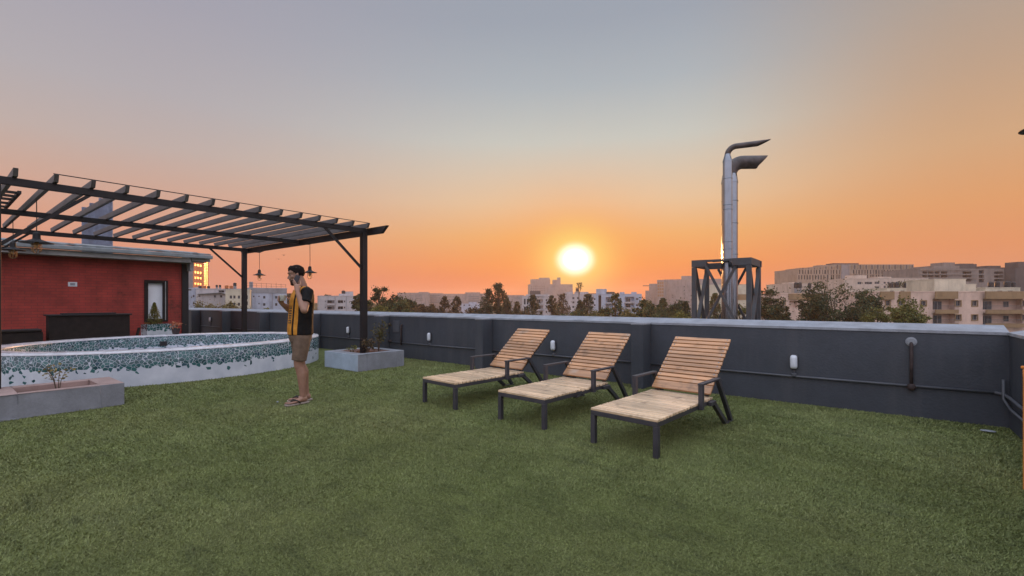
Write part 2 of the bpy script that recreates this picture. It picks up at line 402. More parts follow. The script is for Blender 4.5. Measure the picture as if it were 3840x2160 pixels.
def grass():
    """short artificial turf pile, thinner with distance from where people stand"""
    P = []
    for r0, r1, dens in ((1.3, 3.2, 24000), (3.2, 4.8, 13000), (4.8, 7.5, 5200), (7.5, 11, 2200)):
        area = R(132) / 2 * (r1 * r1 - r0 * r0); n = int(area * dens)
        r = np.sqrt(rng.uniform(r0 * r0, r1 * r1, n)); a = rng.uniform(R(-66), R(66), n) + R(YAW)
        P.append(np.stack([-np.sin(a) * r, np.cos(a) * r, np.full(n, (r0 + r1) / 2)], 1))
    P = np.concatenate(P)
    P = P[(P[:, 1] < WY - .01) & (P[:, 0] < WX - .01)]
    inp = ((P[:, 0] + 10.9) / 2.1) ** 2 + ((P[:, 1] - 3.13) / 2.66) ** 2 < 1
    P = P[~inp]; n = len(P)
    x, y, d = P.T
    ph = np.sin(x * 1.7 + 2 * np.sin(y * 1.3)) + np.sin(y * 2.3 + 1.5 * np.sin(x * .9)) + .6 * np.sin(x * 5.1 + y * 3.7) + .5 * np.sin(x * 3.3 - y * 6.3)
    lean = ph * .7 + rng.normal(0, 1.5, n)
    L = rng.uniform(.008, .017, n) * (1 + .12 * (d - 2)); w = .0017 * (1 + .35 * (d - 2.2))
    tilt = np.clip(rng.normal(.95, .3, n), .2, 1.45)
    dx, dy = np.cos(lean), np.sin(lean)
    s = rng.uniform(0, 2 * np.pi, n); wx, wy = np.cos(s) * w, np.sin(s) * w
    tipx = x + dx * np.sin(tilt) * L; tipy = y + dy * np.sin(tilt) * L; tipz = .003 + np.cos(tilt) * L
    V = np.empty((n, 3, 3))
    V[:, 0] = np.stack([x - wx, y - wy, np.full(n, .001)], 1); V[:, 1] = np.stack([x + wx, y + wy, np.full(n, .001)], 1)
    V[:, 2] = np.stack([tipx, tipy, tipz], 1)
    o = soup('grass', V.reshape(-1, 3), 3, M['blade'])
    tag(o, 'short green artificial grass pile covering the terrace floor', 'grass', kind='stuff')

def soup(name, V, k, material, parent=None, smooth=False):
    """many loose k-sided faces as one mesh"""
    n = len(V) // k
    me = bpy.data.meshes.new(name)
    me.vertices.add(n * k); me.vertices.foreach_set('co', np.ascontiguousarray(V, dtype=np.float32).ravel())
    me.loops.add(n * k); me.loops.foreach_set('vertex_index', np.arange(n * k, dtype=np.int32))
    me.polygons.add(n); me.polygons.foreach_set('loop_start', np.arange(0, n * k, k, dtype=np.int32))
    me.polygons.foreach_set('loop_total', np.full(n, k, dtype=np.int32))
    me.materials.append(material); me.update(calc_edges=True); me.validate()
    return link(name, me, parent)
grass()

# ---------------------------------------------------------------- parapets
CZ, CZO, TH = .985, 1.05, .26     # coping slopes up towards the outside
def coping(mb, a, b, nrm):
    """sloping strip on the wall top from a to b; nrm points outwards"""
    a, b, nrm = Vector(a), Vector(b), Vector(nrm)
    lo, hi = Vector((0, 0, CZ)), Vector((0, 0, CZO)); base = Vector((0, 0, CZ - .03))
    inn = -nrm * .012
    vs = []
    for p in (a, b):
        vs += [p + inn + base, p + inn + lo, p + nrm * TH + hi, p + nrm * (TH + .012) + base]
    mb.add(vs, [(0, 1, 2, 3), (7, 6, 5, 4), (0, 4, 5, 1), (1, 5, 6, 2), (2, 6, 7, 3), (3, 7, 4, 0)])
par = thing('parapet_wall', 'long slate grey parapet wall with pale cement top behind the loungers', 'wall', (-12, WY, 0))
mb = MB(); mb.box(-23, WX + TH, WY, WY + TH, 0, CZ - .03); o = mb.build('wall_panel', M['slate'], None); o.parent = par; o.matrix_parent_inverse = Matrix.Translation((12, -WY, 0))
mb = MB(); coping(mb, (-23, WY, 0), (WX, WY, 0), (0, 1, 0)); o = mb.build('coping', M['coping'], None); o.parent = par; o.matrix_parent_inverse = Matrix.Translation((12, -WY, 0))
for k, x in enumerate((-2.78, -5.97, -9.2, -12.3, -15.4, -18.4, -21.4)):
    mb = MB(); mb.box(-.095, .095, -.30, -.004, 0, CZ - .03); p = mb.build('pilaster', M['slate'], par, loc=(x + 12, 0, 0), bevel=.006)
    mb = MB(); mb.box(-.10, .10, -.305, -.013, CZ - .0295, CZ - .004); mb.build('cap', M['coping'], p, bevel=.004)
sp = thing('parapet_wall', 'short side parapet wall at the right end catching orange sunlight', 'wall', (WX, 2, 0))
mb = MB(); mb.box(0, TH, -9, 4.895, 0, CZ - .03); mb.build('wall_panel', M['slate'], sp)
mb = MB(); coping(mb, (0, -9, 0), (0, 4.885, 0), (1, 0, 0)); mb.build('coping', M['coping'], sp)

# conduit along the back wall with its drops
con = thing('conduit_pipe', 'dark painted conduit pipe clipped along the foot of the parapet', 'pipe', (-3, WY - .02, .35))
def wx_of(px, y=WY):
    r = (px - 1920) / F
    return (r * CS * y - SN * y) / (CS + r * SN)
CX, CY, CZ0 = -3, WY - .02, .35
def rel(x, y, z): return (x - CX, y - CY, z - CZ0)
pils = (-2.78, -5.97, -9.2, -12.3, -15.4, -18.4)
def run(x0, x1, z0, z1):
    mb = MB(); mb.tube([rel(x0, CY, z0), rel((x0 + x1) / 2, CY, (z0 + z1) / 2 - .006), rel(x1, CY, z1)], .014, 8); mb.build('pipe_run', M['conduit'], con, smooth=True)
edges = [WX - .10] + [q for p in pils for q in (p + .11, p - .11)] + [-21.2]
for i in range(0, len(edges), 2):
    if edges[i] - edges[i + 1] > .3: run(edges[i], edges[i + 1], .355, .35)
def elbow_pipe(pts, r, m, name): mb = MB(); mb.tube([rel(*p) for p in pts], r, 10); return mb.build(name, m, con, smooth=True)
xv = wx_of(3417)
elbow_pipe([(xv, CY - .01, .345), (xv, CY - .012, .60), (xv, CY - .012, .815), (xv, CY + .02, .845)], .017, M['rust'], 'drop_pipe')
mb = MB(); mb.ball(rel(xv, CY - .01, .34), .042, 12, 8); mb.build('pipe_joint', M['rust'], con, smooth=True)
mb = MB(); mb.lathe([(.052, -.004), (.052, .004), (.035, .012)], 16); o = mb.build('pipe_flange', M['coping'], con); o.location = rel(xv, CY + .012, .85); o.rotation_euler = (R(90), 0, 0)
xa, xb = wx_of(1508), wx_of(1452)
elbow_pipe([(xa, CY - .01, .30), (xa, CY - .01, .55), (xa, CY - .01, .74), (xa, CY + .02, .77)], .02, M['rust'], 'drop_pipe')
elbow_pipe([(xb + .16, CY - .012, .76), (xb + .02, CY - .012, .77), (xb, CY - .012, .72), (xb, CY - .012, .45), (xb + .04, CY - .012, .375), (xb + .2, CY - .012, .365)], .026, M['rust'], 'bent_pipe')
elbow_pipe([(WX - .11, CY, .355), (WX - .04, CY - .01, .345), (WX - .022, CY - .12, .33), (WX - .02, CY - .7, .31), (WX - .02, CY - 2.4, .29)], .016, M['conduit'], 'side_run')
elbow_pipe([(WX - .05, CY - .03, .50), (WX - .05, CY - .03, .30), (WX - .022, CY - .18, .22), (WX - .02, CY - 1.2, .20)], .014, M['conduit'], 'side_run')
mb = MB(); mb.box(-.12, .12, -.012, .004, -.14, .14); mb.box(-.10, .10, -.02, -.0125, -.12, .12)
o = mb.build('access_panel', M['conduit'], None, loc=(wx_of(1487), WY - .004, .72), bevel=.004)
tag(o, 'square grey access panel on the parapet behind the raised planter', 'panel')

# white bulkhead lamps
def oval(w, h, n=20):
    pts = []
    for k in range(n):
        a = 2 * math.pi * k / n
        x, z = math.cos(a), math.sin(a)
        pts.append((w * math.copysign(abs(x) ** .6, x), h / 2 * z if abs(z) < .0 else (h / 2 - w) * (1 if z > 0 else -1) + w * z))
    return pts
def wall_light():
    t = thing('wall_light', '', 'wall lamp')
    def ring(w, h, y): return [Vector((x, y, z)) for x, z in oval(w, h)]
    mb = MB(); mb.loft([ring(.047, .195, 0), ring(.047, .195, -.022), ring(.040, .180, -.028)]); mb.build('back_plate', M['frame'], t)
    mb = MB(); mb.loft([ring(.040, .176, -.0285), ring(.041, .178, -.045), ring(.034, .160, -.066), ring(.018, .11, -.075)]); mb.build('diffuser', M['lens'], t, smooth=True)
    mb = MB(); mb.tube([(0, -.008, -.10), (0, -.008, -.15)], .007, 8); mb.lathe([(.03, -.185), (.034, -.18), (.034, -.15), (.028, -.145)], 12, (0, -.012, 0)); mb.build('cable_box', M['conduit'], t)
    return t
wl = wall_light()
spots = ((2978, .52, 'white oval wall lamp right of the nearest lounger'), (2078, .52, 'white oval wall lamp between the backrests of the far and middle loungers'),
         (1614, .52, 'white oval wall lamp left of the farthest lounger backrest'), (1310, .55, 'white oval wall lamp between the standing man and the pergola post'),
         (918, .58, 'white oval wall lamp just left of the rear pergola post'), (792, .60, 'white oval wall lamp nearest the red brick hut'))
for i, (px, z, lb) in enumerate(spots):
    o = wl if i == 0 else dup(wl, (0, 0, 0))
    o.location = (wx_of(px), WY - .002, z + .012); tag(o, lb, 'wall lamp', 'oval lamps along the parapet')

# ---------------------------------------------------------------- planters
def planter(label, x0, x1, y0, y1, h, ins, pale, red=False, sink=.055):
    t = thing('planter_box', label, 'planter', ((x0 + x1) / 2, (y0 + y1) / 2, 0))
    a, b = (x1 - x0) / 2, (y1 - y0) / 2; l, r, f, k = ins
    mb = MB()
    mb.box(-a, a, -b, -b + l, 0, h); mb.box(-a, a, b - r, b, 0, h)
    mb.box(a - f, a, -b + l, b - r, 0, h); mb.box(-a, -a + k, -b + l, b - r, 0, h)
    bm = bmesh.new(); bm.from_mesh(mb.build('tmp', M['conc']).data)
    bpy.data.objects.remove(bpy.data.objects['tmp'])
    bmesh.ops.remove_doubles(bm, verts=bm.verts, dist=1e-4)
    me = bpy.data.meshes.new('box'); bm.to_mesh(me); bm.free()
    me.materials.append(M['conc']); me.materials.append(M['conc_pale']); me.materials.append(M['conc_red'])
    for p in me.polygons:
        p.material_index = 1 if (pale and p.normal.y < -.5 and p.center.y < -b + .01) else 0  # one end face gets a paler, bluer concrete tone
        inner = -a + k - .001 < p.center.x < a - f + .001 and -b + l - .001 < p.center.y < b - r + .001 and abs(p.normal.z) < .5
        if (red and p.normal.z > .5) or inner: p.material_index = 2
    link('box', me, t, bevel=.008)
    mb = MB()
    N = 14; xs = np.linspace(-a + k + .004, a - f - .004, N); ys = np.linspace(-b + l + .004, b - r - .004, N)
    vs = [(x, y, h - sink + random.uniform(-.018, .022)) for y in ys for x in xs]
    mb.add(vs, [(j * N + i, j * N + i + 1, (j + 1) * N + i + 1, (j + 1) * N + i) for j in range(N - 1) for i in range(N - 1)])
    mb.build('soil', M['soil'], t, smooth=True)
    return t
planter('low pale concrete planter around the pergola post beside the loungers', -8.65, -7.5, 4.97, 6.04, .32, (.2, .2, .17, .2), True)
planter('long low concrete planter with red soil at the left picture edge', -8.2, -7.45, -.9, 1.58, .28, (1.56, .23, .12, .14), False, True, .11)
def stone(label, loc, r):
    mb = MB(); mb.ball((0, 0, r * .7), r, 9, 6, (1, 1.2, .8)); tag(mb.build('pebble', M['coping'], None, loc=loc, smooth=True), label, 'stone')
stone('pale round pebble lying in the red soil of the long planter', (-7.70, .98, .17), .03)
_p = W(1041, 2249 / (1513 - HZ)); stone('small white pebble on the turf left of the sandals', (_p.x, _p.y, .012), .012)
_p = W(3705, 2249 / (1625 - HZ)); 
mb = MB(); mb.ball((0, 0, .012), .05, 9, 6, (1.2, .6, .2)); tag(mb.build('leaf', M['coping'], None, loc=(_p.x, _p.y, .012)), 'single pale dry leaf on the turf near the right corner', 'leaf')

# ---------------------------------------------------------------- raised round pool
PX, PY, RX, RY, RH = -10.9, 3.13, 2.15, 2.72, .535
pool = thing('pool', 'round raised pool edged in broken teal mosaic under the pergola', 'pool', (PX, PY, 0))
def ell(f, z, n=96, jit=0): return [Vector(((RX + f) * math.cos(2 * math.pi * k / n), (RY + f) * math.sin(2 * math.pi * k / n), z)) for k in range(n)]
mb = MB(); mb.loft([ell(.0, 0), ell(0, .1), ell(.002, .3), ell(0, RH - .02), ell(-.02, RH - .003)], cap=False); mb.build('outer_wall', M['mosaic'], pool, smooth=True)
mb = MB(); mb.loft([ell(-.34, RH - .004), ell(-.36, RH - .02), ell(-.36, .3), ell(-.36, .06)], cap=False); mb.build('inner_wall', M['mosaic_in'], pool, smooth=True)
mb = MB(); mb.loft([ell(.006, RH - .019), ell(.006, RH), ell(-.006, RH + .008), ell(-.17, RH + .012), ell(-.345, RH + .008), ell(-.367, RH - .002), ell(-.364, RH - .018)], cap=False); mb.build('rim', M['rim'], pool, smooth=True)
mb = MB(); mb.add(ell(-.355, .07), [tuple(range(96))]); mb.build('pool_floor', M['poolwhite'], pool)
mb = MB(); a = R(180 - 6); mb.box(-.012, .012, -.065, .065, -.05, .05); o = mb.build('drain_cover', M['black'], pool, loc=((RX - .375) * math.cos(a), (RY - .375) * math.sin(a), .355)); o.rotation_euler = (0, 0, a)

# ---------------------------------------------------------------- pergola
pg = thing('pergola', 'dark steel pergola with thin rafters over the round pool', 'pergola', (-10.9, 3.0, 0))
OX, OY = 10.9, -3.0
def pbox(name, x0, x1, y0, y1, z0, z1, m, bev=.004, taper=0.0):
    mb = MB(); mb.box(x0 + OX, x1 + OX, y0 + OY, y1 + OY, z0, z1)
    o = mb.build(name, m, pg, bevel=bev)
    return o
def long_beam(x, w, z0, z1, y0, y1, cut):
    a = x + OX; mb = MB()
    prof = [(y0 + OY, z1), (y0 + OY, z0), (y1 + OY - cut, z0), (y1 + OY, z1 - .02), (y1 + OY, z1)]
    n = len(prof)
    mb.add([(a - w / 2, y, z) for y, z in prof] + [(a + w / 2, y, z) for y, z in prof],
           [tuple(range(n)), tuple(reversed(range(n, 2 * n)))] + [(i, (i + 1) % n, n + (i + 1) % n, n + i) for i in range(n)])
    mb.build('beam', M['steel'], pg, bevel=.004)
FXP, RXP = -8.1, -13.7
for x in (FXP, RXP):
    for y in (.52, 5.5):
        pbox('post', x - .055, x + .055, y - .055, y + .055, 0.0 if x == RXP else (.20 if y > 1 else .281), 2.69, M['steel'])
long_beam(FXP, .07, 2.692, 2.782, -3.2, 5.56, .0)
long_beam(-10.9, .07, 2.70, 2.784, -3.2, 6.0, .14)
long_beam(RXP, .07, 2.692, 2.782, -3.2, 6.05, .14)
mb = MB()   # tapered cross beam over the right posts
prof = [(-7.48, 2.80), (-7.52, 2.77), (-7.66, 2.66), (-14.1, 2.66), (-14.25, 2.77), (-14.28, 2.80)]
prof = [(x + OX, z) for x, z in prof]; n = len(prof)
mb.add([(x, 5.60 + OY, z) for x, z in prof] + [(x, 5.66 + OY, z) for x, z in prof], [tuple(range(n)), tuple(reversed(range(n, 2 * n)))] + [(i, (i + 1) % n, n + (i + 1) % n, n + i) for i in range(n)])
mb.build('cross_beam', M['steel'], pg, bevel=.003)
for i in range(-7, 15):
    y = .683 + .345 * i
    mb = MB(); prof = [(-7.93, 2.875), (-7.98, 2.785), (-13.80, 2.785), (-13.88, 2.875)]; prof = [(x + OX, z) for x, z in prof]
    mb.add([(x, y - .022 + OY, z) for x, z in prof] + [(x, y + .022 + OY, z) for x, z in prof], [(0, 1, 2, 3), (7, 6, 5, 4), (0, 4, 5, 1), (1, 5, 6, 2), (2, 6, 7, 3), (3, 7, 4, 0)])
    mb.build('rafter', M['steel_grey'], pg, bevel=.003)
mb = MB(); mb.tube([(-7.95 + OX, 1.0 + OY, 2.879), (-7.95 + OX, 5.54 + OY, 2.879)], .007, 6); mb.build('tie_rod', M['steel'], pg)
for x in (FXP, RXP):
    for y, s in ((5.5, -1), (.52, 1)):
        mb = MB(); mb.beam((x + OX, y + OY + s * .05, 1.98), (x + OX, y + OY + s * .84, 2.70), .04, .04); mb.build('brace', M['steel'], pg)
mb = MB()     # open grid panel lying over the beams at the left end
for x in (-9.9, -10.25, -10.6, -11.05, -11.5): mb.box(x + OX - .02, x + OX + .02, -.6 + OY, .86 + OY, 2.883, 2.918)
mb.box(-11.6 + OX, -9.8 + OX, .86 + OY, .90 + OY, 2.88, 2.92)
mb.build('grid_panel', M['steel'], pg)

# ---------------------------------------------------------------- pendant lamps
def pendant(zs, zt, r):
    t = thing('pendant_lamp', '', 'lamp')
    mb = MB(); mb.tube([(0, 0, zs + .12), (.003, .002, (zs + zt) / 2), (0, 0, zt)], .006, 6); mb.build('cord', M['black'], t)
    mb = MB(); mb.lathe([(.012, .16), (.03, .15), (.042, .12), (.044, .06), (.05, .05), (r * .62, .022), (r, .0), (r, -.006), (r * .6, .012), (.04, .04), (.04, .03)], 28, (0, 0, zs), cap=False)
    mb.build('lamp_shade', M['steel'], t, smooth=True)
    mb = MB(); mb.lathe([(.005, -.085), (.026, -.07), (.034, -.04), (.026, -.005), (.018, .03)], 14, (0, 0, zs)); mb.build('bulb', M['bulb'], t, smooth=True)
    mb = MB()
    for k in range(8):
        a = 2 * math.pi * k / 8
        mb.tube([(c * math.cos(a), c * math.sin(a), zs + z) for c, z in ((.052, .0), (.056, -.06), (.05, -.12), (.03, -.148), (.004, -.155))], .0035, 5)
    for c, z in ((.056, -.03), (.055, -.09)):
        mb.tube([(c * math.cos(2 * math.pi * k / 20), c * math.sin(2 * math.pi * k / 20), zs + z) for k in range(21)], .003, 5)
    mb.build('wire_cage', M['cage'], t)
    return t
for (x, y, zs, zt, r, lb) in ((-10.9, 5.88, 2.02, 2.70, .165, 'caged pendant lamp hanging just right of the man\'s head'),
                             (-13.7, 5.90, 2.06, 2.692, .165, 'caged pendant lamp hanging beside the rear pergola post'),
                             (-9.58, 1.03, 2.16, 2.785, .19, 'big near pendant lamp under the left end of the pergola'),
                             (-12.4, 1.03, 2.25, 2.785, .17, 'dark pendant lamp before the hut roof at the far left')):
    t = pendant(zs, zt, r); t.location = (x, y, 0); tag(t, lb, 'lamp', 'pendant lamps under the pergola')

# ---------------------------------------------------------------- red brick hut
HX = -17.0
hut = thing('brick_hut', 'low red brick hut with grey overhanging roof behind the pool', 'hut', (HX, 1.5, 0))
def hb(x0, x1, y0, y1, z0, z1): return (x0 - HX, x1 - HX, y0 - 1.5, y1 - 1.5, z0, z1)
mb = MB(); wy0, wy1 = 4.06, 4.64; wz0, wz1 = .70, 1.95
mb.box(*hb(HX - .25, HX, -5, wy0, 0, 2.6)); mb.box(*hb(HX - .25, HX, wy1, 5.0, 0, 2.6)); mb.box(*hb(HX - .25, HX, wy0, wy1, 0, wz0)); mb.box(*hb(HX - .25, HX, wy0, wy1, wz1, 2.6))
mb.box(*hb(HX - 4, HX - .25, 4.8, 5.0, 0, 2.6)); mb.box(*hb(HX - 4, HX - 3.8, -5, 4.8, 0, 2.6)); mb.box(*hb(HX - 3.8, HX - .25, -5, -4.8, 0, 2.6))
mb.build('wall', M['brick'], hut)
mb = MB(); mb.box(*hb(HX - .02, HX + .06, 5.0, 5.17, 0, 2.6)); mb.build('corner_post', M['black'], hut)
mb = MB(); y0, y1 = wy0 - 1.5, wy1 - 1.5
mb.box(-.16, .03, y0, y0 + .09, wz0, wz1); mb.box(-.16, .03, y1 - .11, y1, wz0, wz1); mb.box(-.16, .03, y0 + .09, y1 - .11, wz1 - .085, wz1); mb.box(-.16, .03, y0 + .09, y1 - .11, wz0, wz0 + .085)
wn = mb.build('window', M['darkwood'], hut)
mb = MB(); mb.box(-.14, -.10, y0 + .085, y1 - .105, wz0 + .08, wz1 - .08); mb.build('pane', M['doorwhite'], wn)
mb = MB(); mb.box(.031, .04, y1 - .075, y1 - .055, wz0 + .05, wz1 - .03); mb.build('frame_strip', M['fascia'], wn)
mb = MB()      # corrugated roof sheet seen from its eave
N = 150; prof = []
for i in range(N + 1):
    y = -6 + 11.6 * i / N; prof.append((y, .018 * (1 if (i // 2) % 6 == 0 else 0) + .006 * math.sin(i * 1.7)))
vs = []
for x, z in ((HX + .62, 2.80), (HX - 4.6, 3.3), (HX - 4.6, 3.25), (HX + .62, 2.76)): vs += [(x - HX, y - 1.5, z + dz) for y, dz in prof]
n = N + 1; fs = []
for k in range(4):
    for i in range(N): fs.append((k * n + i, k * n + i + 1, ((k + 1) % 4) * n + i + 1, ((k + 1) % 4) * n + i))
fs += [(0, n, 2 * n, 3 * n), (N, 3 * n + N, 2 * n + N, n + N)]
mb.add(vs, fs); mb.build('roof', M['roofsheet'], hut)
mb = MB(); mb.box(*hb(HX + .56, HX + .68, -6, 5.64, 2.64, 2.752)); mb.build('gutter', M['roofsheet'], hut, bevel=.02)
mb = MB(); mb.box(*hb(HX + .05, HX + .50, -6, 5.10, 2.50, 2.64)); mb.box(*hb(HX + .02, HX + .05, -6, 5.10, 2.54, 2.66)); mb.build('soffit', M['fascia'], hut)
mb = MB(); mb.box(*hb(HX - .1, HX + .50, 5.12, 5.62, 2.56, 2.66)); mb.build('eave_return', M['fascia'], hut)
mb = MB(); mb.box(*hb(HX + .10, HX + .40, 5.11, 5.20, 2.26, 2.57)); mb.build('bracket', M['fascia'], hut)
_r = 0
mb = MB(); mb.box(-.002, .02, -.09, .09, -.06, .06); mb.mi = 1; mb.box(.0205, .024, -.05, .05, -.032, .032)
pl = mb.build('wall_plate', [M['lens'], M['coping']], None, bevel=.003)
def hut_y(px, x):
    r = (px - 1920) / F
    return (x * CS + r * SN * x) / (r * CS - SN)
yy = hut_y(272, HX); Yd = -HX * SN + yy * CS
pl.location = (HX + .003, yy, ZZ(1066, Yd)); tag(pl, 'small white plate fixed on the red brick wall', 'plate')

# dark counter and bench before the hut
ct = thing('bar_counter', 'black outdoor bar counter standing before the red brick wall', 'counter', (-15.1, 2.55, 0))
mb = MB(); mb.box(-.3, .1, -.74, .74, 0, .965); mb.build('body', M['darkwood'], ct, bevel=.01)
mb = MB(); mb.box(-.34, .14, -.78, .78, .966, 1.0); mb.box(-.30, -.05, -.50, .50, 1.0005, 1.03); mb.build('counter_top', M['black'], ct, bevel=.006)
mb = MB(); mb.beam((.05, .80, .02), (-.12, .98, .62), .05, .04); mb.build('side_strut', M['darkwood'], ct)
bn = thing('bench', 'low black bench left of the bar counter behind the pool', 'bench', (-15.0, .45, 0))
mb = MB(); mb.box(-.4, .1, -2.2, 1.26, .06, .62); mb.build('base', M['darkwood'], bn, bevel=.02)
mb = MB(); mb.box(-.42, .13, -2.24, 1.24, .622, .68); mb.build('seat', M['darkwood'], bn, bevel=.02)
for y in (-2, 1):
    mb = MB(); mb.box(-.3, 0, y - .05, y + .05, 0, .06); mb.build('foot', M['black'], bn)

# mosaic planter with a small conifer, pot on the pool rim
mp_ = thing('planter_box', 'square planter with teal mosaic edge below the hut window', 'planter', (-16.3, 4.25, 0))
mb = MB(); mb.box(-.3, -.24, -.36, .36, 0, .66); mb.box(.24, .3, -.36, .36, 0, .66); mb.box(-.24, .24, -.36, -.30, 0, .66); mb.box(-.24, .24, .30, .36, 0, .66)
mb.build('box', M['mosaic_box'], mp_)
mb = MB(); mb.box(-.238, .238, -.298, .298, .3, .60); mb.build('soil', M['soil'], mp_)
def leaves(pts, size, aspect=1.0, up=.3):
    """random leaf quads at pts (n,3)"""
    n = len(pts); a = rng.normal(size=(n, 3)); a[:, 2] *= up + .4
    a /= np.linalg.norm(a, axis=1)[:, None] + 1e-9
    b = rng.normal(size=(n, 3)); b -= a * (a * b).sum(1)[:, None]; b /= np.linalg.norm(b, axis=1)[:, None] + 1e-9
    s = (size if np.ndim(size) else np.full(n, size)) * rng.uniform(.6, 1.3, n)
    a = a * s[:, None] * .5; b = b * s[:, None] * .5 * aspect
    V = np.empty((n, 4, 3)); V[:, 0] = pts - a; V[:, 1] = pts + b * .9 - a * .1; V[:, 2] = pts + a; V[:, 3] = pts - b * .9 - a * .1
    return V.reshape(-1, 3)
cf = thing('conifer', 'small bushy conifer growing in the teal mosaic planter', 'shrub', (-16.3, 4.13, .6))
mb = MB(); mb.tube([(0, 0, -.05), (.01, 0, .3), (0, .01, .62)], [.02, .014, .004], 7); mb.build('stem', M['bark'], cf)
h = rng.uniform(.04, 1, 2600) ** 1.0; a = rng.uniform(0, 6.283, 2600); rr = .19 * (1 - h) ** .8 * np.sqrt(rng.uniform(.15, 1, 2600)) * (1 + .3 * np.sin(a * 5 + h * 22)) + .008
soup('foliage', leaves(np.stack([rr * np.cos(a), rr * np.sin(a), h * .68], 1), .045, .35), 4, M['lf_lime'], cf)
pt = thing('flower_pot', 'small dark pot with reddish plant on the far pool rim', 'plant pot', (0, 0, 0))
_q = W(632, 10.75); pt.location = (_q.x, _q.y, RH + .012)
pt.location = (PX + (RX - .17) * math.cos(R(168)), PY + (RY - .17) * math.sin(R(168)), RH + .010)
mb = MB(); mb.lathe([(.06, 0), (.085, .11), (.1, .112), (.1, .135), (.088, .135), (.08, .11)], 18); mb.build('pot', M['terracotta'], pt, smooth=False)
mb = MB(); mb.lathe([(.001, .105), (.08, .108)], 18); mb.build('soil', M['soil'], pt)
mb = MB()
for k in range(7): mb.tube([(0, 0, .1), (.03 * math.cos(k), .03 * math.sin(k), .16), (.08 * math.cos(k * 1.3), .08 * math.sin(k * 1.3), .2 + .02 * (k % 3))], .004, 5)
mb.build('stem', M['bark'], pt)
c = rng.normal(size=(70, 3)) * (.065, .065, .04) + (0, 0, .23)
soup('foliage', leaves(c, .055, .5), 4, M['lf_orange'], pt)

# seedlings in the planters
def seedling(label, loc, h, nst, spread, nl, lsize, m, seed, m2=None):
    t = thing('young_plant', label, 'plant', loc); r = np.random.default_rng(seed); mb = MB(); pts = []
    for k in range(nst):
        a = r.uniform(0, 6.28); e = Vector((math.cos(a) * spread * r.uniform(.3, 1), math.sin(a) * spread * r.uniform(.3, 1), h * r.uniform(.6, 1)))
        mid = Vector((e.x * .35, e.y * .35, e.z * .55))
        mb.tube([(0, 0, -.03), mid, e], [.006, .004, .002], 5)
        for q in range(nl):
            f = r.uniform(.45, 1.05); p = mid.lerp(e, max(0, (f - .4) / .6)) + Vector(r.normal(0, spread * .22, 3)); pts.append(tuple(p))
    mb.build('stem', M['bark'], t)
    soup('foliage', leaves(np.array(pts), lsize, .6), 4, m, t)
seedling('thin young plant with a few leaves in the long planter', (-7.78, 1.02, .17), .38, 5, .15, 14, .042, M['lf_olive'], 3)
seedling('leafy olive bush behind the pergola post in the planter', (-8.0, 5.78, .26), .62, 8, .17, 30, .05, M['lf_olive'], 4)
seedling('reddish low shrub at the foot of the pergola post', (-7.86, 5.42, .26), .30, 9, .2, 22, .05, M['lf_brown'], 6)
seedling('small pale weed left of the pergola post foot', (-8.2, 5.3, .26), .16, 5, .1, 10, .05, M['lf_lime'], 7)
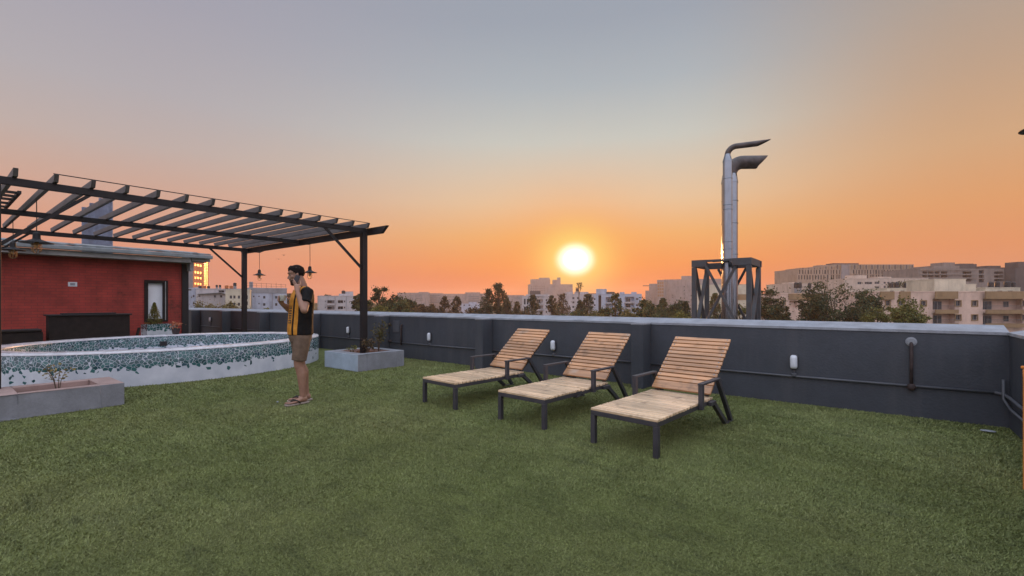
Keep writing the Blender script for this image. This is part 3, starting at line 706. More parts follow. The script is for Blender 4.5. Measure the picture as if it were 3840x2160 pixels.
# ================================================================ loungers
def lounger(label):
    t = thing('sun_lounger', label, 'sun lounger')
    HW, SL = .305, 1.26
    # frame of square tube
    mb = MB()
    for s in (-1, 1): mb.box(s * HW - .02, s * HW + .02, .041, SL, .262, .302)
    mb.box(-HW - .02, HW + .02, 0, .0405, .262, .302); mb.box(-HW + .021, HW - .021, SL - .04, SL, .262, .302); mb.box(-HW + .021, HW - .021, .62, .65, .268, .298)
    mb.build('frame', M['frame'], t, bevel=.003)
    for s in (-1, 1):
        mb = MB(); mb.box(s * HW - .0225, s * HW + .0225, -.001, .044, 0, .2615); mb.build('leg', M['frame'], t, bevel=.003)
    # seat slats
    mb = MB(); pitch = .0627; r = random.Random(4)
    for i in range(20):
        y = .001 + i * pitch; dz = r.uniform(0, .003); sk = r.uniform(-.002, .002)
        vs = [(x, y + yy + sk * sx, z + dz) for z in (.3025, .326) for yy in (0, .0470) for x, sx in ((-HW - .024 + r.uniform(-.003, .003), -1), (HW + .024 + r.uniform(-.003, .003), 1))]
        mb.add(vs, [(0, 2, 3, 1), (4, 5, 7, 6), (0, 1, 5, 4), (2, 6, 7, 3), (0, 4, 6, 2), (1, 3, 7, 5)])
    mb.build('seat', M['teak_pale'], t, bevel=.004)
    # backrest: slats on two rails, leaning back
    A = R(39.5); hinge = Vector((0, 1.20, .335))
    Mx = Matrix.Translation(hinge) @ Matrix.Rotation(A, 4, 'X')
    mb = MB()
    for s in (-1, 1): mb.box(s * .27 - .018, s * .27 + .018, 0.02, .85, -.042, -.004, Mx)
    mb.box(-.27, .27, .81, .845, -.0415, -.0045, Mx)
    mb.build('backrest_frame', M['frame'], t, bevel=.003)
    mb = MB(); mb.box(-.318, .318, .02, .128, 0, .022, Mx)
    for i in range(12):
        y = .138 + i * .0592; mb.box(-.318 + r.uniform(-.003, .003), .318 + r.uniform(-.003, .003), y, y + .0450, r.uniform(0, .002), .022 + r.uniform(0, .002), Mx)
    b = mb.build('backrest', M['teak'], t, bevel=.004)
    mb = MB()
    for s in (-1, 1):
        for i in range(12):
            y = .165 + i * .0592; mb.box(s * .285 - .005, s * .285 + .005, y - .005, y + .005, .0235, .0255, Mx)
    mb.build('screw', M['galv'], b)
    # arms with their A-shaped rear legs
    for s in (-1, 1):
        x = s * (HW + .043)
        mb = MB(); mb.box(x - .022, x + .022, .86, .905, .262, .497); mb.box(x - .026, x + .026, .855, 1.345, .4975, .517)
        mb.build('armrest', M['frame'], t, bevel=.003)
        mb = MB(); mb.beam((x, 1.325, .497), (x, 1.72, .012), .04, .045, (0, 1, 0)); mb.beam((x, 1.19, .285), (x, 1.55, .012), .04, .045, (0, 1, 0))
        mb.box(x - .02, x + .02, 1.10, 1.235, .262, .30); mb.box(x - .024, x + .024, 1.52, 1.75, 0, .011)
        mb.build('leg', M['frame'], t, bevel=.003)
    return t
lg = lounger('slatted wooden sun lounger, largest and nearest of the three')
for i, (x, y, rz, lb) in enumerate(((-1.72, 3.765, -5, 'slatted wooden sun lounger, largest and nearest of the three'),
        (-2.935, 3.90, -4, 'slatted wooden sun lounger in the middle, with a gaping broken seat slat'),
        (-4.27, 3.97, -5, 'slatted wooden sun lounger, smallest and closest to the raised planter'))):
    o = lg if i == 0 else dup(lg, (0, 0, 0), 0, lb)
    o.location = (x, y, 0); o.rotation_euler = (0, 0, R(rz)); o['group'] = 'wooden sun loungers by the parapet'
    if i == 1:      # one sagging slat in the middle lounger
        s = [c for c in o.children if c.name.startswith('seat')][0]; s.data = s.data.copy()
        vs = s.data.vertices
        for k in (11, 12):
            for q in range(8):
                v = vs[k * 8 + q].co
                if v.x > -.1: v.y += .016 if k == 12 else -.012; v.z -= .006

# ================================================================ flues and their truss
def flue(label, p, r, zc0, zc1, rn, zt, length, ang, rise, seams, kink, pinch=1.0):
    t = thing('chimney_pipe', label, 'chimney', (p[0], p[1], -3))
    b = -3
    mb = MB(); cuts = [0] + sorted(q - b for q in seams) + [zc0 - b]
    for z0, z1 in zip(cuts, cuts[1:]): mb.lathe([(r, z0 + .012), (r, (z0 + z1) / 2), (r, z1 - .012)], 32, cap=False)
    for q in cuts[1:-1]: mb.lathe([(r * 1.001, q - .014), (r * 1.05, q - .010), (r * 1.05, q + .010), (r * 1.001, q + .014)], 32, cap=False)
    mb.build('pipe', M['galv'], t, smooth=True)
    mb = MB(); mb.lathe([(r * 1.04, zc0 - b - .03), (r * 1.04, zc0 - b), (rn * 1.06, zc1 - b), (rn * 1.02, zc1 - b + .04)], 28, cap=False); mb.build('cone', M['galv'], t, smooth=True)
    d = Vector((math.cos(ang), math.sin(ang), 0)); n = 24; rings = []
    R_ = zt - zc1
    path = []
    for k in range(9):
        a = k / 8 * math.pi / 2
        path.append((Vector((0, 0, zc1 - b)) + d * (R_ * (1 - math.cos(a))) + Vector((0, 0, R_ * math.sin(a))), d * math.sin(a) + Vector((0, 0, math.cos(a)))))
    side = Vector((-d.y, d.x, 0))
    for c, tg in path:
        up = side.cross(tg).normalized() * -1
        rings.append([c + side * (rn * math.cos(2 * math.pi * i / n)) + up * (rn * pinch * math.sin(2 * math.pi * i / n)) for i in range(n)])
    e = path[-1][0]; tg = (d + Vector((0, 0, rise))).normalized(); up = side.cross(tg).normalized() * -1
    for f, cut in ((.55, 0), (1, 1)):
        ring = []
        for i in range(n):
            uu = math.sin(2 * math.pi * i / n); ww = math.cos(2 * math.pi * i / n)
            upz = up if up.z > 0 else -up
            off = upz * (rn * pinch * uu) + side * (rn * ww)
            if upz is not up: off = up * (rn * pinch * -uu * -1) * 1 + side * (rn * ww)
            h = off.z / (rn * pinch)
            ring.append(e + tg * (length * f + (cut * kink * (h - 1))) + off)
        rings.append(ring)
    mb = MB(); mb.loft(rings, cap=False); o = mb.build('outlet', M['duct'], t, smooth=True)
    s = o.modifiers.new('wall', 'SOLIDIFY'); s.thickness = .006
    return t
TX0, TX1, TY0, TY1 = -4.87, -3.15, 16.5, 18.05
_c = W(2728, 15.75); flue('slender silver flue pipe with thin bent outlet, in front', (_c.x, _c.y), .15, 6.10, 6.30, .093, 6.58, 1.02, R(38 - 24), .0, (5.5, 4.6, 4.45, 3.35, 3.1, 1.9), .21)
_c = W(2736, 16.55); flue('thick silver flue pipe with wide scoop outlet, behind the slender one', (_c.x, _c.y), .268, 5.58, 5.83, .232, 6.30, .85, R(38 - 2), .0, (4.9, 4.1, 3.0, 1.5), .22)
tr = thing('support_frame', 'grey steel frame with crossed braces around the flue pipes', 'steel frame', (-4, 17.2, -3))
def tb(name, a, b, w, h, up=(0, 0, 1)):
    mb = MB(); o = Vector((4, -17.2, 3)); mb.beam(Vector(a) + o, Vector(b) + o, w, h, up); return mb.build(name, M['truss'], tr, bevel=.006)
ZT = 2.62
for x in (TX0, TX1):
    for y in (TY0, TY1): tb('post', (x, y, -3), (x, y, ZT - .13), .15, .12, (0, 1, 0))
for y in (TY0, TY1):
    if y == TY1: tb('top_beam', (TX0 - .1, y, ZT), (TX1 + .1, y, ZT), .12, .22)
    else:
        tb('top_beam', (TX0 + .42, y, ZT + .075), (TX1 - .50, y, ZT + .075), .10, .075)
        tb('gusset', (TX0 - .08, y, ZT), (TX0 + .419, y, ZT), .10, .235); tb('gusset', (TX1 - .499, y, ZT), (TX1 + .08, y, ZT), .10, .235)
    for a, b in ((.24, .77), (.77, .24)):
        off = .07 if a > b else -.02
        xa, xb = TX0 + (TX1 - TX0) * a, TX0 + (TX1 - TX0) * b
        zz = .62; k = (xb - xa) / (2.45 - zz)
        tb('brace', (xa, y - .04 + off, 2.5), (xa + k * (2.5 + 1.2), y - .04 + off, -1.2), .085, .05, (0, 1, 0))
for x in (TX0, TX1):
    tb('top_beam', (x, TY0 + .082, ZT + .004), (x, TY1 - .082, ZT + .004), .15, .235)
    for a, b in ((.12, .88), (.88, .12)):
        ya, yb = TY0 + (TY1 - TY0) * a, TY0 + (TY1 - TY0) * b; off = .05 if a > b else -.03
        tb('brace', (x + off, ya, 2.5), (x + off, ya + (yb - ya) * 1.9, -1.2), .05, .12, (1, 0, 0))
tb('cross_bar', (TX0 + .55, TY0 + .2, ZT + .08), (TX1 - .45, TY0 + .2, ZT + .10), .10, .08)
_ab = MB(); _ab.box(-9, 3, -3.0, 4.5, GZ + 3, -.2)
o = _ab.build('annex_building', M['w_grey'], None, loc=(-2, 18.6, -2.8)); tag(o, 'flat grey annex roof carrying the flue pipe frame', 'building')
o.data.transform(Matrix.Translation((0, 0, 0)))

# ================================================================ right edge bits
def edge_lamp():
    p = W(3914, 4.1); t = thing('street_lamp', 'dark lamp shade tip reaching in at the right edge of the sky', 'lamp', (p.x, p.y, 0))
    mb = MB(); mb.tube([(.5, .35, 0), (.5, .35, 3.2), (.42, .29, 3.35), (.1, .07, 3.35), (0, 0, 3.28), (0, 0, 3.0)], .018, 8); mb.build('pole', M['steel'], t, smooth=True)
    z = ZZ(476, 4.1)
    mb = MB(); mb.lathe([(.012, .2), (.035, .18), (.045, .12), (.05, .05), (.1, .025), (.155, 0), (.155, -.006), (.09, .01), (.04, .035)], 24, (0, 0, z - .01), cap=False); mb.build('lamp_shade', M['steel'], t, smooth=True)
    mb = MB(); mb.lathe([(.005, -.07), (.03, -.05), (.02, .03)], 12, (0, 0, z)); mb.build('bulb', M['bulb'], t, smooth=True)
edge_lamp()
def edge_post():
    p = W(3921, 3.05); t = thing('orange_pillar', 'orange low pillar cut by the right picture edge', 'pillar', (p.x, p.y, 0), R(YAW))  # low pillar coloured evenly orange
    z = ZZ(1383, 3.05); mb = MB(); mb.box(0, .28, -.14, .14, 0, z - .02); mb.build('shaft', M['orange'], t, bevel=.008)
    mb = MB(); mb.box(-.006, .286, -.146, .146, z - .0195, z); mb.build('cap', M['orange'], t, bevel=.005)
edge_post()

def bird(label, px, py, Y, rz):
    t = thing('bird', label, 'bird', W(px, Y, ZZ(py, Y)), R(rz), 'birds in the sky by the rear post')
    mb = MB(); mb.lathe([(.004, -.22), (.05, -.12), (.075, 0), (.055, .1), (.04, .15), (.004, .21)], 10)
    for q in range(len(mb.v)): x, y, z = mb.v[q]; mb.v[q] = (x, z, y)
    mb.build('body', M['black'], t, smooth=True)
    for s in (-1, 1):
        mb = MB(); vs = [(s * .05, .07, .02), (s * .05, -.08, .02), (s * .32, -.05, .11), (s * .32, .05, .12), (s * .62, -.06, .05)]
        mb.add(vs + [(x, y, z - .015) for x, y, z in vs], [(0, 1, 2, 3), (3, 2, 4), (8, 7, 6, 5), (9, 7, 8), (0, 3, 8, 5), (3, 4, 9, 8), (4, 2, 7, 9), (2, 1, 6, 7), (1, 0, 5, 6)])
        mb.build('wing', M['black'], t)
bird('tiny dark bird flying, the higher one right of the rear post', 1064, 957, 105, 20)
bird('tiny dark bird flying, the lower one right of the rear post', 1045, 972, 108, 70)
# ================================================================ buildings of the town
def wall_block(mb, w, d, z0, z1, holes, reveal=.25, right=(), left=()):
    """box with real openings in its front (y = 0) and side faces"""
    def face(hs, L, P):
        us = sorted({0.0, L, *[h[0] for h in hs], *[h[1] for h in hs]}); vs = sorted({z0, z1, *[h[2] for h in hs], *[h[3] for h in hs]})
        for i in range(len(us) - 1):
            for j in range(len(vs) - 1):
                u, v = (us[i] + us[i + 1]) / 2, (vs[j] + vs[j + 1]) / 2
                if any(h[0] < u < h[1] and h[2] < v < h[3] for h in hs): continue
                mb.add([P(us[i], 0, vs[j]), P(us[i + 1], 0, vs[j]), P(us[i + 1], 0, vs[j + 1]), P(us[i], 0, vs[j + 1])], [(0, 1, 2, 3)])
        for h in hs:
            r = h[4] if len(h) > 4 else reveal; a, b, c, e = h[:4]
            q = [(a, c), (b, c), (b, e), (a, e)]
            for k in range(4):
                (u0, v0), (u1, v1) = q[k], q[(k + 1) % 4]
                mb.add([P(u0, 0, v0), P(u1, 0, v1), P(u1, r, v1), P(u0, r, v0)], [(0, 1, 2, 3)])
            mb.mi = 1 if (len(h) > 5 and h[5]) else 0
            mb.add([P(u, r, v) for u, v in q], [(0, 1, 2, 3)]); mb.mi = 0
    face(holes, w, lambda u, r, z: (u - w / 2, r, z))
    face(right, d, lambda u, r, z: (w / 2 - r, u, z))
    face(left, d, lambda u, r, z: (-w / 2 + r, d - u, z))
    mb.add([(-w / 2, d, z0), (w / 2, d, z0), (w / 2, d, z1), (-w / 2, d, z1)], [(0, 3, 2, 1)])
    mb.add([(-w / 2, 0, z1), (w / 2, 0, z1), (w / 2, d, z1), (-w / 2, d, z1)], [(0, 1, 2, 3)])

_wcache = {}
def window_mesh(w, h, style):
    key = (round(w, 2), round(h, 2), style)
    if key in _wcache: return _wcache[key]
    mb = MB(); f = .07 if w > .8 else .05
    mb.mi = 0
    mb.box(-w / 2, -w / 2 + f, -.05, .03, 0, h); mb.box(w / 2 - f, w / 2, -.05, .03, 0, h); mb.box(-w / 2 + f, w / 2 - f, -.05, .03, 0, f); mb.box(-w / 2 + f, w / 2 - f, -.05, .03, h - f, h)
    n = 1 if w < 1 else (2 if w < 2.2 else 3)
    for i in range(1, n): x = -w / 2 + w * i / n; mb.box(x - .03, x + .03, -.045, .03, f, h - f)
    if style == 'trim':
        mb.mi = 2; g = .16
        mb.box(-w / 2 - g, -w / 2, -.32, -.2, -g, h + g); mb.box(w / 2, w / 2 + g, -.32, -.2, -g, h + g); mb.box(-w / 2, w / 2, -.32, -.2, h, h + g); mb.box(-w / 2, w / 2, -.32, -.2, -g, 0)
    mb.mi = 1; mb.box(-w / 2 + f, w / 2 - f, -.01, .01, f, h - f)
    o = mb.build('window', [M['wframe'], M['glass_pale'] if style == 'pale' else (M['mirror'] if style == 'mirror' else M['glass']), M['w_tan']])
    me = o.data; bpy.data.objects.remove(o); _wcache[key] = me
    return me

class Bld:
    """a building facing the terrace: pxl..pxr picture columns at distance Y, roof line at pytop"""
    def __init__(s, name, label, cat, pxl, pxr, pytop, Y, m, rot=0.0, depth=12.0, group=None):
        bear = math.degrees(math.atan2((pxl + pxr) / 2 - 1920, F)); fc = 0.0 if pxl > 2890 else 1.0
        s.Y = Y; s.w = (pxr - pxl) / F * Y / max(.3, math.cos(R(rot))) * (math.cos(R(bear)) if fc else 1); s.d = depth; s.H = ZZ(pytop, Y) - GZ; s.m = m; s.pxl, s.pxr = pxl, pxr
        p = W((pxl + pxr) / 2, Y, GZ)
        s.t = thing(name, label, cat, p, R(YAW + rot - bear * fc), group)
        s.holes = []; s.right = []; s.left = []; s.wins = []
    def u(s, px): return (px - s.pxl) / (s.pxr - s.pxl) * s.w
    def z(s, py): return ZZ(py, s.Y) - GZ
    def win(s, px0, px1, py0, py1, style='plain', glass=True, r=.25):
        u0, u1 = s.u(px0), s.u(px1); z1, z0 = s.z(py0), s.z(py1)
        s.holes.append((u0, u1, z0, z1, r, glass == 'dark'))
        if glass is True: s.wins.append((u0, u1, z0, z1, style, r))
        return s
    def grid(s, pxs, pys, wpx, hpx, style='plain', r=.25, skip=()):
        for j, py in enumerate(pys):
            for i, px in enumerate(pxs):
                if (i, j) in skip: continue
                s.win(px - wpx / 2, px + wpx / 2, py, py + hpx, style, True, r)
        return s
    def band(s, name, px0, px1, py0, py1, m, out=.12, depth=.3):
        u0, u1 = s.u(px0) - s.w / 2, s.u(px1) - s.w / 2
        mb = MB(); mb.box(u0, u1, -out, depth - out - .003 if depth - out < 0 else -.003, s.z(py1), s.z(py0)); mb.build(name, m, s.t); return s
    def roofbox(s, name, px0, px1, py0, m=None, y0=2.0, y1=6.0):
        u0, u1 = s.u(px0) - s.w / 2, s.u(px1) - s.w / 2
        mb = MB(); mb.box(u0, u1, y0, y1, s.H - .6, s.z(py0)); mb.build(name, m or s.m, s.t); return s
    def done(s, parapet=.0):
        mb = MB(); wall_block(mb, s.w, s.d, 0, s.H, s.holes, right=s.right, left=s.left)
        mb.build('wall', [s.m, M['w_hole']], s.t)
        for u0, u1, z0, z1, st, r in s.wins:
            link('window', window_mesh(u1 - u0, z1 - z0, st), s.t, loc=((u0 + u1) / 2 - s.w / 2, r - .06, z0))
        mb = MB(); w, d, h = s.w / 2 + .06, s.d + .06, s.H
        mb.box(-w, w, -.06, .14, h - .12, h + .10); mb.box(-w, -w + .2, .141, d - .2, h - .12, h + .10); mb.box(w - .2, w, .141, d - .2, h - .12, h + .10); mb.box(-w, w, d - .199, d, h - .12, h + .10)
        mb.build('roof_edge', s.m, s.t)
        return s
def tank(label, px, pyb, w, h, Y, m, group='water tanks on the roofs', back=3.0, stand=.8):
    """roof tank whose foot sits at picture height pyb"""
    p = W(px, Y + back, ZZ(pyb, Y + back)); ww = w / F * Y / 2; hh = h / F * Y
    t = thing('water_tank', label, 'water tank', p, 0, group)
    mb = MB(); prof = [(ww * .96, 0)]
    for k in range(5): prof += [(ww, hh * (.06 + .16 * k)), (ww, hh * (.16 + .16 * k)), (ww * .95, hh * (.19 + .16 * k))]
    prof += [(ww * .9, hh * .9)]
    mb.lathe(prof, 16); mb.build('body', m, t, smooth=True)
    mb = MB(); mb.lathe([(ww * .9, hh * .9), (ww * .5, hh * .97), (ww * .3, hh * .975), (ww * .3, hh), (.01, hh * 1.01)], 16); mb.build('lid', m, t, smooth=True)
    mb = MB(); s = ww * .7
    mb.box(-s, s, -s, s, -stand, -.001); mb.build('stand', M['w_grey'], t)

# ---------------------------------------------------------------- left of the pergola post
b = Bld('billboard', 'tall ribbed blue grey sheet hoarding with leaning struts behind the hut', 'hoarding', 308, 425, 770, 75, M['w_steelblue'], 0, .3)
b.t.children
mb = MB(); N = 26
steps = [(308, 782), (336, 764), (370, 742), (402, 722)]
wd = b.w
pr = []
for i in range(N * 4 + 1):
    px = 308 + 117 * i / (N * 4); y = -.14 if (i % 4) in (1, 2) else 0.0
    pr.append((px, y))
top = lambda px: 782 if px < 336 else (764 if px < 370 else (742 if px < 402 else 724))
vs = []; fs = []
for px, y in pr: vs += [(b.u(px) - wd / 2, y, 12.0), (b.u(px) - wd / 2, y, b.z(top(px)))]
for i in range(len(pr) - 1): fs.append((2 * i, 2 * i + 2, 2 * i + 3, 2 * i + 1))
mb.add(vs, fs); o = mb.build('sheet', M['w_steelblue'], b.t); s_ = o.modifiers.new('t', 'SOLIDIFY'); s_.thickness = .08; s_.offset = 0
for k in range(3):
    mb = MB(); mb.beam((-wd / 2 - 3.6 + k * 1.1, .8, 12), (-wd / 2 + .4 + k * 1.0, .3, 20.5), .28, .2); mb.build('strut', M['w_steelblue'], b.t)
for k in range(4):
    mb = MB(); x = -wd / 2 + .3 + k * (wd - .6) / 3; mb.box(x - .15, x + .15, .15, .45, 0, b.z(top(b.pxl + 2 + (x + wd / 2) / wd * 110)) - .4); mb.build('post', M['w_steelblue'], b.t)

b = Bld('office_tower', 'orange sunlit office tower with golden glass strip behind the hut roof', 'office tower', 725, 784, 958, 190, M['w_orange'], 68, 4)
b.wins = []
for py in (992, 1019, 1039, 1061):
    for k in range(3): b.win(731 + k * 9.3, 739 + k * 9.3, py, py + 9, 'mirror', True, .2)
for k in range(17): b.win(765.5, 773.5, 978 + k * 6.2, 982.6 + k * 6.2, 'mirror', True, .12); b.win(774.3, 781, 978 + k * 6.2, 982.6 + k * 6.2, 'mirror', True, .12)
b.done()
mb = MB(); mb.box(-b.w / 2 - .03, -b.w / 2 - .003, 0, 4, 0, b.H); mb.build('shaded_side', M['w_far'], b.t)  # grey sheet puts the shade of the left face into colour

b = Bld('house', 'white flat roofed house with lean-to roof behind the olive tree', 'house', 690, 745, 1081, 130, M['w_blue'], -4, 9)
b.grid([703, 726], [1107, 1134], 6, 7); b.win(703, 718, 1084, 1090, r=.6); b.done(); b.roofbox('roof_shed', 724, 744, 1077)
b = Bld('house', 'pale house with pitched sheet eave above the olive tree', 'house', 738, 850, 1083, 128, M['w_white'], 3, 9)
b.grid([806, 830], [1106], 9, 10); b.win(820, 842, 1088, 1097, r=.8); b.win(745, 752, 1108, 1113); b.done()
mb = MB(); u0, u1 = b.u(742) - b.w / 2, b.u(848) - b.w / 2
mb.add([(u0, -.9, b.z(1104)), ((u0 + u1) / 2 + 2, -.9, b.z(1098)), (u1, -.9, b.z(1104)), (u1, -.9, b.z(1102)), ((u0 + u1) / 2 + 2, -.9, b.z(1096)), (u0, -.9, b.z(1102)), (u0, 0, b.z(1104)), ((u0 + u1) / 2 + 2, 0, b.z(1098)), (u1, 0, b.z(1104)), (u1, 0, b.z(1102)), ((u0 + u1) / 2 + 2, 0, b.z(1096)), (u0, 0, b.z(1102))],
       [(0, 1, 4, 5), (1, 2, 3, 4), (5, 4, 10, 11), (4, 3, 9, 10), (0, 6, 7, 1), (1, 7, 8, 2), (2, 8, 9, 3), (0, 5, 11, 6)]); mb.build('eave', M['w_grey'], b.t)
b = Bld('house', 'cream three storey house left of the rear pergola post', 'house', 846, 938, 1087, 120, M['w_cream'], -3, 10)
b.grid([879, 896, 866], [1108, 1135], 9, 12, skip=((2, 1),)); b.win(921, 930, 1107, 1122); b.win(921, 930, 1130, 1145); b.done()
b.roofbox('roof_room', 852, 905, 1082, M['w_grey']); b.roofbox('roof_wall', 905, 936, 1078, M['w_grey'])
b = Bld('apartment_house', 'bluish white apartment block with grey top storey behind the man', 'house', 934, 1077, 1081, 140, M['w_blue'], 2, 12)
b.grid([991, 1036], [1110, 1137], 9, 10); b.grid([971, 1058, 972], [1109, 1136], 4, 5); b.win(949, 955, 1109, 1115)
b.band('cement_storey', 934, 1077, 1081, 1099, M['w_grey'], .12); b.band('pier', 1020, 1022.5, 1099, 1190, M['w_grey'], .15); b.band('pier', 944, 946, 1099, 1190, M['w_grey'], .15)
b.done()
for i in range(9):
    px = 925 + i * 18.6; mb = MB(); u = b.u(px) - b.w / 2; mb.tube([(u, 1, b.H), (u, 1, b.z(1060 + (i % 3) * 2))], .035, 5); mb.build('scaffold_pole', M['rust'], b.t)
mb = MB(); mb.tube([(b.u(925) - b.w / 2, 1.1, b.z(1062)), (b.u(1020) - b.w / 2, 1.1, b.z(1064)), (b.u(1074) - b.w / 2, 1.1, b.z(1067))], .035, 5); mb.tube([(b.u(925) - b.w / 2, 1.1, b.z(1071)), (b.u(1074) - b.w / 2, 1.1, b.z(1074))], .03, 5); mb.build('scaffold_rail', M['rust'], b.t)
b.roofbox('stair_room', 936, 950, 1057, M['w_grey'])
b = Bld('apartment_house', 'white balcony apartment house between the man and the tall post', 'house', 1196, 1345, 1110, 150, M['w_white'], 4, 11)
for py in (1126, 1149):
    b.win(1227, 1254, py, py + 12, 'plain', False, 1.2); b.win(1267, 1287, py, py + 11, 'plain', True, .8); b.win(1290, 1295, py + 1, py + 8)
    b.win(1219, 1222, py + 1, py + 7)
b.win(1322, 1335, 1126, 1138, r=.8); b.win(1322, 1335, 1149, 1161, r=.8)
for py in (1138, 1161): b.band('balcony', 1226, 1255, py, py + 6, M['w_white'], .5)
for px in (1256, 1298): b.band('pier', px, px + 1.2, 1112, 1190, M['w_grey'], .12)
b.done()
for py in (1131, 1154): link('window', window_mesh(1.1, 1.0, 'plain'), b.t, loc=(b.u(1238) - b.w / 2, 1.1, b.z(py + 6.5)))
b.roofbox('stair_room', 1276, 1328, 1101); b.roofbox('stair_room', 1300, 1328, 1092, None, 2.5, 5.5)
for (px, pyb, w, h, Y, m, lb) in ((750, 1081, 13, 9, 130, 'tank_black', 'black roof tank, leftmost before the orange tower'), (765, 1082, 15, 11, 128, 'tank_orange', 'terracotta water tank below the golden glass strip'),
        (782, 1081, 11, 9, 127, 'tank_black', 'squat black tank right of the terracotta tank'), (813, 1076, 8, 8, 129, 'tank_black', 'left one of two small black tanks side by side'),
        (825, 1076, 8, 8, 128, 'tank_black', 'right one of two small black tanks side by side'), (850, 1082, 13, 13, 122, 'tank_orange', 'larger orange tank on the cream house roof'),
        (867, 1082, 12, 11, 121, 'tank_orange', 'smaller orange tank on the cream house roof'), (881, 1072, 12, 12, 122, 'tank_black', 'black tank standing high above the cream house'),
        (1288, 1101, 14, 12, 150, 'tank_black', 'dark tank on the white balcony house')):
    tank(lb, px, pyb, w, h, Y, M[m])

# ---------------------------------------------------------------- hazy middle distance
def office(label, pxl, pxr, pyt, Y, strips, piers=(), m='w_far', rot=0, depth=18):
    b = Bld('office_block', label, 'office block', pxl, pxr, pyt, Y, M[m], rot, depth, 'pale office blocks on the skyline')
    for (a, c, pys, h) in strips:
        for py in pys: b.win(a, c, py, py + h, 'plain', False, .8)
    b.done()
    for (a, c, pys, h) in strips:
        for k, py in enumerate(pys):
            mb = MB(); u0, u1 = b.u(a) - b.w / 2, b.u(c) - b.w / 2; mb.box(u0, u1, .5, .55, b.z(py + h), b.z(py)); mb.build('window_band', M['glass_pale'], b.t)
    return b
office('low pale office block directly right of the dark round tree', 1490, 1532, 1098, 560, [(1505, 1530, (1108, 1116), 3)])
b = office('white office block with stacked window bands left of the two thin trees', 1530, 1612, 1098, 520, [(1556, 1584, (1105, 1112, 1119, 1127), 3), (1534, 1550, (1108, 1116, 1124), 3)]); b.roofbox('plant_room', 1570, 1608, 1095)
b = office('grey office block with five bands behind the two thin trees', 1606, 1662, 1100, 540, [(1612, 1650, (1107, 1113, 1120, 1127, 1133), 3)])
office('plain far block between the thin trees and the banded block', 1662, 1745, 1102, 620, [(1680, 1700, (1112, 1122), 3)])
b = office('banded office block just left of the tall eucalyptus', 1742, 1832, 1101, 520, [(1757, 1796, (1110, 1117, 1124, 1130), 3.2)]); b.roofbox('plant_room', 1745, 1800, 1096)
office('dull hazy block right of the tall eucalyptus', 1900, 1965, 1107, 640, [(1930, 1950, (1116,), 3)])
b = Bld('house', 'small bluish house in front of the banded office block', 'house', 1730, 1800, 1139, 300, M['w_blue'], 6, 9); b.grid([1741, 1760, 1785], [1142], 6, 5); b.done(); b.roofbox('roof_room', 1762, 1790, 1133)
b = Bld('highrise', 'hazy high-rise with stepped top just left below the sun', 'high-rise', 1986, 2148, 1066, 760, M['w_far'], 8, 30)
b.grid([1993, 2001, 2009, 2017, 2025, 2033, 2041], [1072, 1080, 1088], 2.6, 3.4, r=.5); b.done()
for a, c, py, y0, y1 in ((1992, 2064, 1047, 2, 14), (2024, 2062, 1041, 3, 13), (2075, 2103, 1049, 2, 12), (2092, 2103, 1040, 3, 10)): b.roofbox('tower_top', a, c, py, None, y0, y1)
b = Bld('apartment_house', 'white framed modern apartment house left below the sun', 'house', 1958, 2066, 1110, 210, M['w_white'], -5, 13)
for px in (1964, 1975): b.win(px, px + 7, 1120, 1142, 'plain', True, .3); b.win(px, px + 7, 1150, 1168, 'plain', True, .3)
for py in (1122, 1146, 1166): b.win(1990, 2036, py, py + 16, 'plain', False, 1.6); b.win(2046, 2052, py, py + 7)
b.done(); b.band('slab_edge', 1985, 2040, 1104, 1111, M['w_white'], .8)
for py in (1138, 1160): b.band('balcony', 1989, 2037, py, py + 4, M['w_white'], .3)
for k, px in enumerate((2000, 2018)):
    for py in (1136, 1160): link('window', window_mesh(1.8, 1.5, 'plain'), b.t, loc=(b.u(px) - b.w / 2, 1.5, b.z(py)))
b.roofbox('roof_canopy', 1970, 2058, 1104); b.roofbox('roof_grille', 1983, 2022, 1090, M['w_brown'], 5, 8)
b = Bld('apartment_house', 'hazy orange grey apartment house directly below the sun', 'house', 2110, 2296, 1103, 260, M['w_white'], 3, 14)
b.grid([2150, 2168, 2200, 2222], [1114, 1130, 1147], 8, 8); b.win(2226, 2270, 1112, 1122, r=1.2, glass=False); b.win(2226, 2270, 1132, 1142, r=1.2, glass=False); b.win(2280, 2286, 1118, 1126); b.done()
b.roofbox('roof_room', 2122, 2150, 1094); b.roofbox('roof_room', 2155, 2208, 1094); b.roofbox('roof_canopy', 2206, 2238, 1100, M['w_brown'], 1, 7)
b = Bld('apartment_house', 'pale house with dark stair slot right below the sun', 'house', 2226, 2405, 1103, 190, M['w_blue'], -3, 12)
b.win(2243, 2254, 1103, 1183, 'plain', 'dark', .6); b.win(2271, 2300, 1114, 1134, 'plain', False, 1.3); b.win(2343, 2378, 1113, 1133, 'plain', False, 1.3); b.win(2343, 2378, 1139, 1154, 'plain', False, 1.3); b.win(2271, 2300, 1141, 1158, 'plain', False, 1.3)
b.grid([2229, 2390, 2387], [1118, 1141], 6, 7); b.done()
for px, py in ((2355, 1132), (2285, 1133), (2355, 1153)): link('window', window_mesh(1.7, 1.5, 'plain'), b.t, loc=(b.u(px) - b.w / 2, 1.2, b.z(py)))
for py in (1132, 1153): b.band('balcony', 2342, 2379, py, py + 5, M['w_white'], .4); b.band('balcony', 2270, 2301, py + 2, py + 6, M['w_white'], .4)
